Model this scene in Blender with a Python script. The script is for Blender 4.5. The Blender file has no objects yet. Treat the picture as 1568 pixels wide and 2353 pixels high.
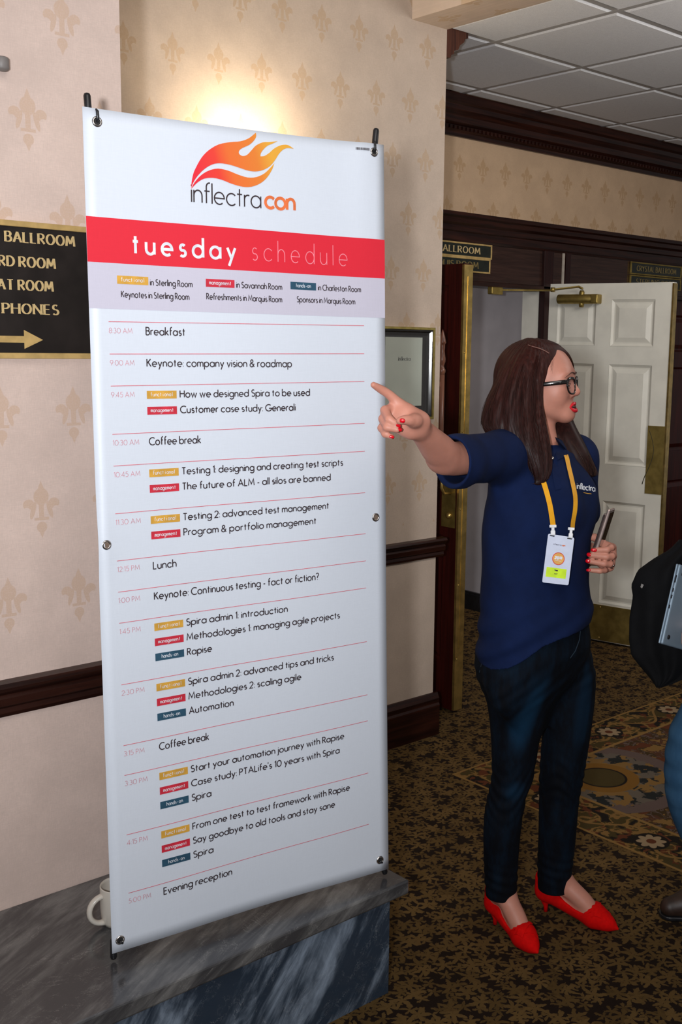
import bpy, bmesh, math, random
import numpy as np
from mathutils import Vector, Matrix
from mathutils.bvhtree import BVHTree

C = bpy.context.scene.collection
SC = bpy.context.scene
PI = math.pi
RNG = random.Random(7)

# ------------------------------------------------------------------ camera
CAM = Vector((0, 0, 1.70))
CR = Vector((0.73354, -0.67939, 0.018356))     # camera right
CU = Vector((0.091064, 0.125015, 0.987967))    # camera up
CF = Vector((0.673514, 0.723046, -0.153572))   # camera forward
FPX, CXP, CYP = 2499.1, 956.4, 1176.5          # focal length and principal point, in pixels of 1568 x 2353
cd = bpy.data.cameras.new('camera')
cam = bpy.data.objects.new('camera', cd)
C.objects.link(cam)
mw = Matrix.Identity(4)
for i, v in enumerate((CR, CU, -CF)):
    for j in range(3):
        mw[j][i] = v[j]
mw.translation = CAM
cam.matrix_world = mw
cd.sensor_width = 36
cd.sensor_height = 36
cd.sensor_fit = 'AUTO'
cd.lens = 36 * FPX / 2353
cd.shift_x = -(CXP - 784) / 2353
cd.clip_start = 0.05
SC.camera = cam

# ------------------------------------------------------------------ world, lights, exposure
SC.view_settings.view_transform = 'Standard'
SC.view_settings.look = 'None'
SC.view_settings.exposure = 0.0
SC.view_settings.gamma = 1
SC.view_settings.use_curve_mapping = False
W = bpy.data.worlds.new('world')
SC.world = W
W.use_nodes = True
W.node_tree.nodes['Background'].inputs[0].default_value = (1.0, 0.97, 0.96, 1)
W.node_tree.nodes['Background'].inputs[1].default_value = 0.20


def area(name, loc, target, size, power, color, shape='DISK', size_y=None, spread=None):
    l = bpy.data.lights.new(name, 'AREA')
    l.shape = shape
    l.size = size
    if size_y:
        l.size_y = size_y
    l.energy = power
    l.color = color
    if spread:
        l.spread = spread
    o = bpy.data.objects.new(name, l)
    o.location = loc
    d = Vector(target) - Vector(loc)
    o.rotation_euler = d.to_track_quat('-Z', 'Y').to_euler()
    C.objects.link(o)
    return o


# the camera's flash, held in portrait so it sits to the left of the lens
area('flash', (-0.30, -0.04, 1.74), (1.9, 2.3, 2.15), 0.11, 33, (0.93, 0.96, 1.0), spread=math.radians(118))
# foyer ceiling light above and behind the photographer
area('foyer_ceiling_light', (0.6, 0.2, 3.2), (1.8, 2.2, 1.6), 1.6, 20, (1.0, 0.93, 0.86))
# hidden picture lamp on the wall behind the banner is built with its lamp further down
# unseen fill light, added to brighten the white door and the corridor
area('corridor_fill_light', (3.9, 1.3, 2.88), (4.8, 3.8, 1.6), 1.2, 44, (1.0, 0.96, 0.92))
# ceiling light of the room behind the open doors
area('ballroom_ceiling_light', (4.2, 6.0, 2.55), (4.2, 6.0, 0), 1.0, 13, (1.0, 0.93, 0.93))


def at(x, y, d):
    """world point seen at photo pixel x, y at camera depth d (metres)"""
    x, y, d = float(x), float(y), float(d)
    return CAM + (CF + CR * ((x - CXP) / FPX) - CU * ((y - CYP) / FPX)) * d


def ray(x, y):
    return (CF + CR * ((x - CXP) / FPX) - CU * ((y - CYP) / FPX)).normalized()


# ------------------------------------------------------------------ node helpers
class E:
    """tiny expression wrapper round shader sockets"""
    nt = None

    def __init__(s, v):
        s.v = v

    def _m(s, op, *a):
        n = E.nt.nodes.new('ShaderNodeMath')
        n.operation = op
        for i, q in enumerate((s,) + a):
            q = q.v if isinstance(q, E) else q
            if isinstance(q, (int, float)):
                n.inputs[i].default_value = q
            else:
                E.nt.links.new(q, n.inputs[i])
        return E(n.outputs[0])

    def __add__(s, o): return s._m('ADD', o)
    __radd__ = __add__
    def __sub__(s, o): return s._m('SUBTRACT', o)
    def __rsub__(s, o): return E(o)._m('SUBTRACT', s)
    def __mul__(s, o): return s._m('MULTIPLY', o)
    __rmul__ = __mul__
    def __truediv__(s, o): return s._m('DIVIDE', o)
    def __rtruediv__(s, o): return E(o)._m('DIVIDE', s)
    def __neg__(s): return s * -1.0
    def abs(s): return s._m('ABSOLUTE')
    def min(s, o): return s._m('MINIMUM', o)
    def max(s, o): return s._m('MAXIMUM', o)
    def sqrt(s): return s._m('SQRT')
    def sin(s): return s._m('SINE')
    def cos(s): return s._m('COSINE')
    def pow(s, o): return s._m('POWER', o)
    def atan2(s, o): return s._m('ARCTAN2', o)
    def lt(s, o): return s._m('LESS_THAN', o)
    def gt(s, o): return s._m('GREATER_THAN', o)

    def mod1(s, per):
        """centred modulo: distance to the nearest multiple of per"""
        return (s / per + 0.5)._m('FLOORED_MODULO', 1.0) * per - 0.5 * per

    def step(s, a, b):
        n = E.nt.nodes.new('ShaderNodeMapRange')
        n.interpolation_type = 'SMOOTHSTEP'
        E.nt.links.new(s.v, n.inputs[0])
        n.inputs[1].default_value = a
        n.inputs[2].default_value = b
        return E(n.outputs[0])


def newmat(name, rough=0.6, metal=0.0, color=(0.5, 0.5, 0.5), spec=0.5, coat=0.0):
    m = bpy.data.materials.new(name)
    m.use_nodes = True
    E.nt = m.node_tree
    b = m.node_tree.nodes['Principled BSDF']
    b.inputs['Base Color'].default_value = (*color, 1)
    b.inputs['Roughness'].default_value = rough
    b.inputs['Metallic'].default_value = metal
    b.inputs['Specular IOR Level'].default_value = spec
    b.inputs['Coat Weight'].default_value = coat
    return m, b


def pos(kind='Position'):
    if kind == 'Position':
        g = E.nt.nodes.new('ShaderNodeNewGeometry')
        o = g.outputs['Position']
    else:
        g = E.nt.nodes.new('ShaderNodeTexCoord')
        o = g.outputs[kind]
    s = E.nt.nodes.new('ShaderNodeSeparateXYZ')
    E.nt.links.new(o, s.inputs[0])
    return E(s.outputs[0]), E(s.outputs[1]), E(s.outputs[2])


def vec(x, y, z):
    n = E.nt.nodes.new('ShaderNodeCombineXYZ')
    for i, q in enumerate((x, y, z)):
        if isinstance(q, E):
            E.nt.links.new(q.v, n.inputs[i])
        else:
            n.inputs[i].default_value = q
    return n.outputs[0]


def noise(v, scale, detail=3, rough=0.5, dist=0.0):
    n = E.nt.nodes.new('ShaderNodeTexNoise')
    if v is not None:
        E.nt.links.new(v, n.inputs['Vector'])
    n.inputs['Scale'].default_value = scale
    n.inputs['Detail'].default_value = detail
    n.inputs['Roughness'].default_value = rough
    n.inputs['Distortion'].default_value = dist
    return E(n.outputs['Fac'])


def mix(f, a, b):
    n = E.nt.nodes.new('ShaderNodeMix')
    n.data_type = 'RGBA'
    E.nt.links.new(f.v, n.inputs[0])
    for i, q in ((6, a), (7, b)):
        if isinstance(q, tuple):
            n.inputs[i].default_value = (*q, 1)
        else:
            E.nt.links.new(q, n.inputs[i])
    return n.outputs[2]


def setc(b, sock):
    E.nt.links.new(sock, b.inputs['Base Color'])


def bump(b, h, strength=0.3, dist=0.002):
    n = E.nt.nodes.new('ShaderNodeBump')
    n.inputs['Strength'].default_value = strength
    n.inputs['Distance'].default_value = dist
    E.nt.links.new(h.v, n.inputs['Height'])
    E.nt.links.new(n.outputs[0], b.inputs['Normal'])


def simple(name, color, rough=0.6, metal=0.0, nscale=40, namt=0.12, bumps=0.0, spec=0.5, coat=0.0):
    """plain procedural material with a little variation"""
    m, b = newmat(name, rough, metal, color, spec, coat)
    x, y, z = pos()
    v = vec(x, y, z)
    n = noise(v, nscale, 4)
    lo = tuple(c * (1 - namt) for c in color)
    hi = tuple(min(1, c * (1 + namt)) for c in color)
    setc(b, mix(n.step(0.3, 0.7), lo, hi))
    if bumps:
        bump(b, noise(v, nscale * 6, 2), bumps, 0.001)
    return m


# ------------------------------------------------------------------ materials
def fleur_mask(u, v):
    """fleur-de-lis mask; u to the right, v up, about 0.09 wide and 0.13 high"""
    au = u.abs()

    def ell(cx, cy, rx, ry, uu=None, ang=0):
        q = uu if uu is not None else au
        dx, dy = q - cx, v - cy
        if ang:
            c, s = math.cos(ang), math.sin(ang)
            dx, dy = dx * c + dy * s, dy * c - dx * s
        return ((dx / rx).pow(2) + (dy / ry).pow(2)).sqrt()

    def dia(cx, cy, rx, ry):
        return (au - cx).abs() / rx + (v - cy).abs() / ry
    d = ell(0, .030, .0185, .020, u)
    d = d.min(dia(0, .044, .0095, .024))
    d = d.min((au / .0062).max((v - .0).abs() / .024))
    d = d.min(ell(.031, .013, .0135, .0125))
    d = d.min(ell(.0205, -.002, .0058, .021, None, 0.28))
    cut = ell(.0365, -.002, .009, .0085)
    d = d.max((1.0 / (cut.max(0.05))))
    d = d.min((au / .0175).max((v + .023).abs() / .0034))
    d = d.min(ell(0, -.043, .0125, .0125, u))
    d = d.min(dia(0, -.050, .0080, .019))
    return (1.0 - d.step(0.93, 1.10)) * 0.8


def wallpaper(name, uaxis, vaxis, u0, v0, du, dv, vmin=None, base=(0.60, 0.475, 0.385), pat=(0.50, 0.345, 0.215)):
    m, b = newmat(name, 0.62, spec=0.25)
    p = dict(zip('xyz', pos()))
    u, v = p[uaxis], p[vaxis]
    m1 = fleur_mask((u - u0).mod1(du), (v - v0).mod1(2 * dv))
    m2 = fleur_mask((u - (u0 + du / 2)).mod1(du), (v - (v0 + dv)).mod1(2 * dv))
    msk = m1.max(m2)
    P = vec(p['x'], p['y'], p['z'])
    worn = noise(P, 260, 3, 0.7).step(0.25, 0.62)
    msk = msk * (worn * 0.45 + 0.55)
    if vmin is not None:
        msk = msk * v.gt(vmin)
    if uaxis == 'x':
        lin = noise(vec(p['x'] * 900.0, p['y'], p['z'] * 90.0), 1, 1) + noise(vec(p['x'] * 90.0, p['y'], p['z'] * 900.0), 1, 1)
    else:
        lin = noise(vec(p['x'] * 90.0, p['y'] * 900.0, p['z'] * 90.0), 1, 1) + noise(P, 500, 1)
    blot = noise(P, 7, 4, 0.6)
    f = (blot * 0.6 + lin * 0.28).step(0.35, 0.95)
    lo = tuple(c * 0.86 for c in base)
    hi = tuple(min(1, c * 1.12) for c in base)
    setc(b, mix(msk, mix(f, lo, hi), pat))
    bump(b, lin, 0.06, 0.001)
    return m


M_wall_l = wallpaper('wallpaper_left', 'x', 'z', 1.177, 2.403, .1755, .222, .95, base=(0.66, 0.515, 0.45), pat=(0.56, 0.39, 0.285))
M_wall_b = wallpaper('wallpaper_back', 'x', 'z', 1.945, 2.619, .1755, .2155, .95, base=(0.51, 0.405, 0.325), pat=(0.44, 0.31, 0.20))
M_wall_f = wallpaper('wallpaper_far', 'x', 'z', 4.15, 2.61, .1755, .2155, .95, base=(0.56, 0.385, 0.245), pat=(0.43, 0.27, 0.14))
M_beam = wallpaper('wallpaper_beam', 'x', 'y', 3.09, 3.18, .1755, .2155, None)


def wood(name, c1, c2, rough=0.33, axis='x', coat=0.06):
    m, b = newmat(name, rough, coat=coat, spec=.28)
    x, y, z = pos()
    k = dict(x=(3, 60, 60), y=(60, 3, 60), z=(60, 60, 3))[axis]
    n = noise(vec(x * float(k[0]), y * float(k[1]), z * float(k[2])), 1, 4, 0.6, 0.6)
    setc(b, mix(n.step(0.3, 0.75), c1, c2))
    bump(b, n, 0.05, 0.001)
    return m


M_mah = wood('mahogany_trim', (0.010, 0.0026, 0.0018), (0.038, 0.010, 0.0055))
M_mahz = wood('mahogany_upright', (0.010, 0.002, 0.0016), (0.030, 0.0055, 0.004), axis='z')
M_mahdoor = wood('mahogany_door', (0.026, 0.0028, 0.0022), (0.062, 0.006, 0.004), axis='z', rough=0.35, coat=0.1)
M_panel = wood('walnut_transom', (0.024, 0.0095, 0.0065), (0.050, 0.022, 0.015), rough=0.22)
M_spindle = wood('turned_wood', (0.09, 0.034, 0.020), (0.20, 0.082, 0.050), axis='z', rough=0.3)
M_brass = simple('brass', (0.60, 0.42, 0.14), 0.32, 0.9, 25, 0.2)
M_brass2 = simple('brass_dull', (0.36, 0.26, 0.075), 0.45, 0.85, 18, 0.25)
M_gold = simple('gold_paint', (0.62, 0.42, 0.16), 0.4, 0.35, 30, 0.15)
M_goldl = simple('gold_lettering', (0.68, 0.50, 0.24), 0.4, 0.3, 200, 0.08)
M_dimgold = simple('dim_gold_lettering', (0.26, 0.19, 0.07), 0.4, 0.4, 200, 0.3)
M_signblk = simple('sign_black', (0.012, 0.009, 0.008), 0.35, 0, 20, 0.3)
M_signgrn = simple('sign_dark_green', (0.010, 0.013, 0.009), 0.35, 0, 20, 0.3)
M_white = simple('white_door_paint', (0.74, 0.71, 0.62), 0.42, 0, 9, 0.05, spec=0.4)
M_roomwall = simple('ballroom_wall', (0.40, 0.37, 0.38), 0.8, 0, 7, 0.06)
M_black = simple('black_rubber', (0.010, 0.010, 0.012), 0.35, 0, 40, 0.3)
M_chrome = simple('grommet_metal', (0.66, 0.62, 0.60), 0.22, 1.0, 60, 0.15)
M_mug = simple('mug_ceramic', (0.62, 0.57, 0.50), 0.25, 0, 12, 0.04, coat=0.3)
M_steel = simple('dark_fixture', (0.20, 0.18, 0.17), 0.5, 0, 12, 0.1)


def tile_mat():
    m, b = newmat('ceiling_tile', 0.9, spec=0.1)
    x, y, z = pos()
    P = vec(x, y, z)
    n = noise(P, 420, 2).step(0.35, 0.6) * 0.5 + noise(P, 60, 3) * 0.5
    setc(b, mix(n.step(0.2, 0.8), (0.78, 0.78, 0.80), (0.90, 0.90, 0.92)))
    bump(b, n, 0.15, 0.002)
    return m


M_tile = tile_mat()
M_grid = simple('ceiling_grid', (0.42, 0.40, 0.39), 0.5, 0, 10, 0.05)


def marble(name, dark, light, veinc, ang=0.9, dens=0.52):
    m, b = newmat(name, 0.16, coat=0.15)
    x, y, z = pos()
    # streak axis runs up to the right
    ca, sa = math.cos(ang), math.sin(ang)
    q = y + z
    a = x * ca + q * sa
    c_ = q * ca - x * sa
    V = vec(a * 1.3, c_ * 5.0, z * 1.5 + y)
    n1 = noise(V, 1.3, 6, 0.62, 0.7)
    n2 = noise(vec(a * 3.0, c_ * 22.0, x), 1.0, 5, 0.65, 1.2)
    n3 = noise(vec(x, y, z), 9, 5, 0.65, 1.5)
    base = mix((n1 * 0.7 + n2 * 0.3).step(dens - 0.06, dens + 0.16), dark, light)
    vein = 1.0 - (n3 - 0.5).abs().step(0.0, 0.012)
    vein2 = 1.0 - (noise(vec(x + 5.0, y, z), 4, 6, 0.7, 2.2) - 0.5).abs().step(0.0, 0.006)
    v = (vein * 0.07 + vein2 * 0.30) * n2.step(0.40, 0.62)
    setc(b, mix(v, base, veinc))
    return m


M_marble_t = marble('marble_top', (0.046, 0.045, 0.048), (0.185, 0.180, 0.175), (0.42, 0.40, 0.38), 0.5, 0.50)
M_marble_f = marble('marble_front', (0.026, 0.040, 0.062), (0.32, 0.39, 0.49), (0.55, 0.58, 0.62), 0.95, 0.52)


def carpet():
    m, b = newmat('carpet', 0.95, spec=0.1)
    x, y, z = pos()
    n = noise(vec(x, y, 0.0), 36, 3, 0.7)
    nn = noise(vec(x + 3.0, y + 7.0, 0.0), 30, 3, 0.7)
    wx = x + (n - 0.5) * 0.022
    wy = y + (nn - 0.5) * 0.022

    def layer(scale, off):
        vo = E.nt.nodes.new('ShaderNodeTexVoronoi')
        vo.voronoi_dimensions = '2D'
        vo.inputs['Scale'].default_value = scale
        vo.inputs['Randomness'].default_value = 0.85
        px, py = wx + off, wy - off
        E.nt.links.new(vec(px, py, 0.0), vo.inputs['Vector'])
        s = E.nt.nodes.new('ShaderNodeSeparateXYZ')
        E.nt.links.new(vo.outputs['Position'], s.inputs[0])
        lx, ly = px - E(s.outputs[0]), py - E(s.outputs[1])
        c = E.nt.nodes.new('ShaderNodeSeparateColor')
        E.nt.links.new(vo.outputs['Color'], c.inputs[0])
        th = ly.atan2(lx) + E(c.outputs[0]) * 6.28
        r = (lx * lx + ly * ly).sqrt() * scale
        lob = (th * 2.5).cos().abs().pow(1.6) * 0.45 + (th * 11.0).cos() * 0.06 + 0.085
        return 1.0 - (r - lob).step(-0.03, 0.05), E(c.outputs[1])
    a, ra = layer(16, 0.0)
    c2, rb = layer(23, 3.3)
    leaf = a.max(c2 * 0.85)
    fib = noise(vec(x, y, 0.0), 900, 2)
    dark = mix(fib, (0.010, 0.0055, 0.004), (0.022, 0.013, 0.008))
    lt = mix(fib * 0.6 + ra * 0.4, (0.060, 0.034, 0.010), (0.170, 0.100, 0.034))
    setc(b, mix(leaf, dark, lt))
    bump(b, fib + leaf * 0.3, 0.5, 0.004)
    return m


M_carpet = carpet()


def carpet_inlay():
    """woven rectangle with a border of flowers and a leafy roundel, laid along the walls"""
    X0, Y0, BW = 2.935, 2.912, 0.222
    m, b = newmat('carpet_inlay', 0.95, spec=0.1)
    x, y, z = pos()
    fib = noise(vec(x, y, 0.0), 900, 2)
    w1 = noise(vec(x, y, 0.0), 30, 3, 0.65)
    w2 = noise(vec(x + 9.0, y, 0.0), 30, 3, 0.65)
    wx, wy = x + (w1 - 0.5) * 0.03, y + (w2 - 0.5) * 0.03
    dx, dy = x - X0, Y0 - y                       # distances from the outer edges
    e = dx.min(dy)                                # depth into the rectangle
    along = dx.max(dy)
    eb = e - BW / 2
    # ground colours
    blot = noise(vec(wx, wy, 1.0), 13, 2, 0.5, 0.5)
    blot2 = noise(vec(wx, wy, 5.0), 17, 2, 0.5, 0.5)
    black = (0.014, 0.011, 0.009)
    olive = (0.060, 0.042, 0.014)
    rust = (0.105, 0.032, 0.014)
    ochre = (0.210, 0.115, 0.035)
    cream = (0.300, 0.210, 0.120)
    mauve = (0.115, 0.078, 0.066)
    border = mix((blot - 0.44).step(0.0, 0.02), black, olive)
    border = mix((blot2 - 0.56).step(0.0, 0.02), border, rust)
    border = mix(1.0 - ((blot - 0.52).abs() - 0.022).step(0.0, 0.01), border, ochre)
    # scrolling vine
    vine = 1.0 - ((eb - (along * 18.0).sin() * 0.055).abs() - 0.006).step(0.0, 0.003)
    border = mix(vine, border, ochre)
    # rosettes
    ru = (along - 0.875).mod1(0.466)
    rr = (ru * ru + eb * eb).sqrt()
    ra = eb.atan2(ru)
    ring = 1.0 - (rr - 0.062).step(0.0, 0.003)
    border = mix(ring, border, black)
    pet = 1.0 - (rr - ((ra * 4.0).cos().abs() * 0.018 + 0.033)).step(0.0, 0.004)
    border = mix(pet, border, cream)
    border = mix(1.0 - (rr - 0.016).step(0.0, 0.003), border, rust)
    # field
    fld = mix((blot - 0.50).step(0.0, 0.02), (0.050, 0.030, 0.012), (0.082, 0.034, 0.018))
    fld = mix((blot2 - 0.55).step(0.0, 0.02), fld, ochre)
    fld = mix(1.0 - ((blot2 - 0.47).abs() - 0.012).step(0.0, 0.01), fld, mauve)
    fld = mix((noise(vec(wx, wy, 8.0), 9, 1) - 0.60).step(0.0, 0.02), fld, rust)
    cx, cy = x - 3.37, y - 2.50
    r = (cx * cx + cy * cy).sqrt()
    th = cy.atan2(cx)
    jag = (w1 - 0.5) * 0.10
    fld = mix(1.0 - (r - 0.335).step(0.0, 0.004), fld, mauve)
    inner = mix(((th * 11.0).cos() * 0.5 + (blot2 - 0.5) * 6.0).step(-0.1, 0.1), (0.018, 0.020, 0.020), (0.125, 0.100, 0.075))
    inner = mix((blot - 0.53).step(0.0, 0.02), inner, ochre)
    fld = mix(1.0 - (r + jag - 0.265).step(0.0, 0.006), fld, inner)
    fld = mix(1.0 - (r - 0.145).step(0.0, 0.004), fld, (0.19, 0.09, 0.018))
    fld = mix(1.0 - (r - 0.098).step(0.0, 0.004), fld, black)
    fld = mix(1.0 - (r - 0.088).step(0.0, 0.004), fld, olive)
    col = mix((e - BW).step(-0.001, 0.001), border, fld)
    line = (1.0 - (e - 0.010).step(0.0, 0.002)).max(1.0 - ((e - BW).abs() - 0.007).step(0.0, 0.002))
    col = mix(line, col, (0.24, 0.135, 0.042))
    bright = E.nt.nodes.new('ShaderNodeBrightContrast')
    E.nt.links.new(col, bright.inputs[0])
    bright.inputs[1].default_value = 0.018
    bright.inputs[2].default_value = 0.04
    setc(b, mix(fib * 0.25, bright.outputs[0], (0.02, 0.012, 0.006)))
    bump(b, fib, 0.5, 0.003)
    return m


M_inlay = carpet_inlay()


# ------------------------------------------------------------------ mesh helpers
def empty(name, loc=(0, 0, 0), rz=0.0):
    o = bpy.data.objects.new(name, None)
    o.location = loc
    o.rotation_euler = (0, 0, rz)
    o.empty_display_size = 0.1
    C.objects.link(o)
    return o


def tag(o, label, cat, group=None):
    o['label'] = label
    o['category'] = cat
    if group:
        o['group'] = group
    return o


def mesh_obj(name, verts, faces, mats, parent=None, smooth=False, midx=None):
    me = bpy.data.meshes.new(name)
    me.from_pydata([tuple(v) for v in verts], [], faces)
    for m in (mats if isinstance(mats, (list, tuple)) else [mats]):
        me.materials.append(m)
    if smooth:
        me.polygons.foreach_set('use_smooth', [True] * len(me.polygons))
    if midx is not None:
        me.polygons.foreach_set('material_index', midx)
    me.update()
    o = bpy.data.objects.new(name, me)
    C.objects.link(o)
    if parent:
        put(o, parent)
    return o


def put(o, parent):
    """parent keeping the mesh in world coordinates"""
    p = parent
    mat = Matrix.Identity(4)
    chain = []
    while p:
        chain.append(p)
        p = p.parent
    for q in reversed(chain):
        mat = mat @ q.matrix_parent_inverse @ Matrix.LocRotScale(q.location, q.rotation_euler, q.scale)
    o.parent = parent
    o.matrix_parent_inverse = mat.inverted()
    return o


class B:
    """bmesh collector"""

    def __init__(s):
        s.bm = bmesh.new()

    def box(s, x0, x1, y0, y1, z0, z1, bev=0.0, M=None, mi=0):
        r = bmesh.ops.create_cube(s.bm, size=1)
        vs = r['verts']
        for v in vs:
            v.co = Vector((x0 + (v.co.x + .5) * (x1 - x0), y0 + (v.co.y + .5) * (y1 - y0), z0 + (v.co.z + .5) * (z1 - z0)))
        fs = {f for v in vs for f in v.link_faces}
        for f in fs:
            f.material_index = mi
        if bev:
            es = list({e for v in vs for e in v.link_edges})
            rb = bmesh.ops.bevel(s.bm, geom=es, offset=bev, segments=2, profile=0.5, affect='EDGES')
            vs = list({v for f in rb['faces'] for v in f.verts} | {v for v in vs if v.is_valid})
        if M is not None:
            bmesh.ops.transform(s.bm, matrix=M, verts=vs)
        return s

    def lathe(s, prof, M=None, n=24, cap=True):
        """prof: list of (r, z)"""
        rings = []
        for r, z in prof:
            rings.append([s.bm.verts.new((r * math.cos(2 * PI * i / n), r * math.sin(2 * PI * i / n), z)) for i in range(n)])
        for a, b_ in zip(rings, rings[1:]):
            for i in range(n):
                f = s.bm.faces.new((a[i], a[(i + 1) % n], b_[(i + 1) % n], b_[i]))
                f.smooth = True
        if cap:
            for r_ in (rings[0][::-1], rings[-1]):
                try:
                    s.bm.faces.new(r_)
                except ValueError:
                    pass
        if M is not None:
            bmesh.ops.transform(s.bm, matrix=M, verts=[v for r in rings for v in r])
        return s

    def tube(s, pts, rads, n=10, cap=True, flat=1.0, upv=None):
        pts = [Vector(p) for p in pts]
        if not isinstance(rads, (list, tuple)):
            rads = [rads] * len(pts)
        rings = []
        up = Vector(upv) if upv else None
        for i, p in enumerate(pts):
            d = (pts[min(i + 1, len(pts) - 1)] - pts[max(i - 1, 0)]).normalized()
            if up is None or abs(d.dot(up)) > 0.98:
                up = Vector((0, 0, 1)) if abs(d.z) < 0.9 else Vector((1, 0, 0))
            a = d.cross(up).normalized()
            b_ = a.cross(d).normalized()
            if not upv:
                up = b_
            rings.append([s.bm.verts.new(p + rads[i] * (a * math.cos(2 * PI * k / n) + b_ * flat * math.sin(2 * PI * k / n))) for k in range(n)])
        for a, b_ in zip(rings, rings[1:]):
            for i in range(n):
                f = s.bm.faces.new((a[i], a[(i + 1) % n], b_[(i + 1) % n], b_[i]))
                f.smooth = True
        if cap:
            s.bm.faces.new(rings[0][::-1])
            s.bm.faces.new(rings[-1])
        return s

    def prism(s, prof, axis, a0, a1):
        """extrude closed profile; prof in the two other axes (cyclic order)"""
        def mk(p, a):
            return {'x': (a, p[0], p[1]), 'y': (p[0], a, p[1]), 'z': (p[0], p[1], a)}[axis]
        v0 = [s.bm.verts.new(mk(p, a0)) for p in prof]
        v1 = [s.bm.verts.new(mk(p, a1)) for p in prof]
        n = len(prof)
        for i in range(n):
            s.bm.faces.new((v0[i], v0[(i + 1) % n], v1[(i + 1) % n], v1[i]))
        s.bm.faces.new(v0[::-1])
        s.bm.faces.new(v1)
        return s

    def obj(s, name, mats, parent=None, smooth=None):
        bmesh.ops.recalc_face_normals(s.bm, faces=s.bm.faces)
        if smooth is not None:
            for f in s.bm.faces:
                f.smooth = smooth
        me = bpy.data.meshes.new(name)
        s.bm.to_mesh(me)
        s.bm.free()
        for m in (mats if isinstance(mats, (list, tuple)) else [mats]):
            me.materials.append(m)
        o = bpy.data.objects.new(name, me)
        C.objects.link(o)
        if parent:
            put(o, parent)
        return o


def struct(o):
    o['kind'] = 'structure'
    return o


# ------------------------------------------------------------------ stroke lettering
def _arc(cx, cy, rx, ry, a0, a1, n=None):
    n = n or max(4, int(abs(a1 - a0) / 18))
    return [(cx + rx * math.cos(math.radians(a0 + (a1 - a0) * i / n)), cy + ry * math.sin(math.radians(a0 + (a1 - a0) * i / n))) for i in range(n + 1)]


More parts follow.
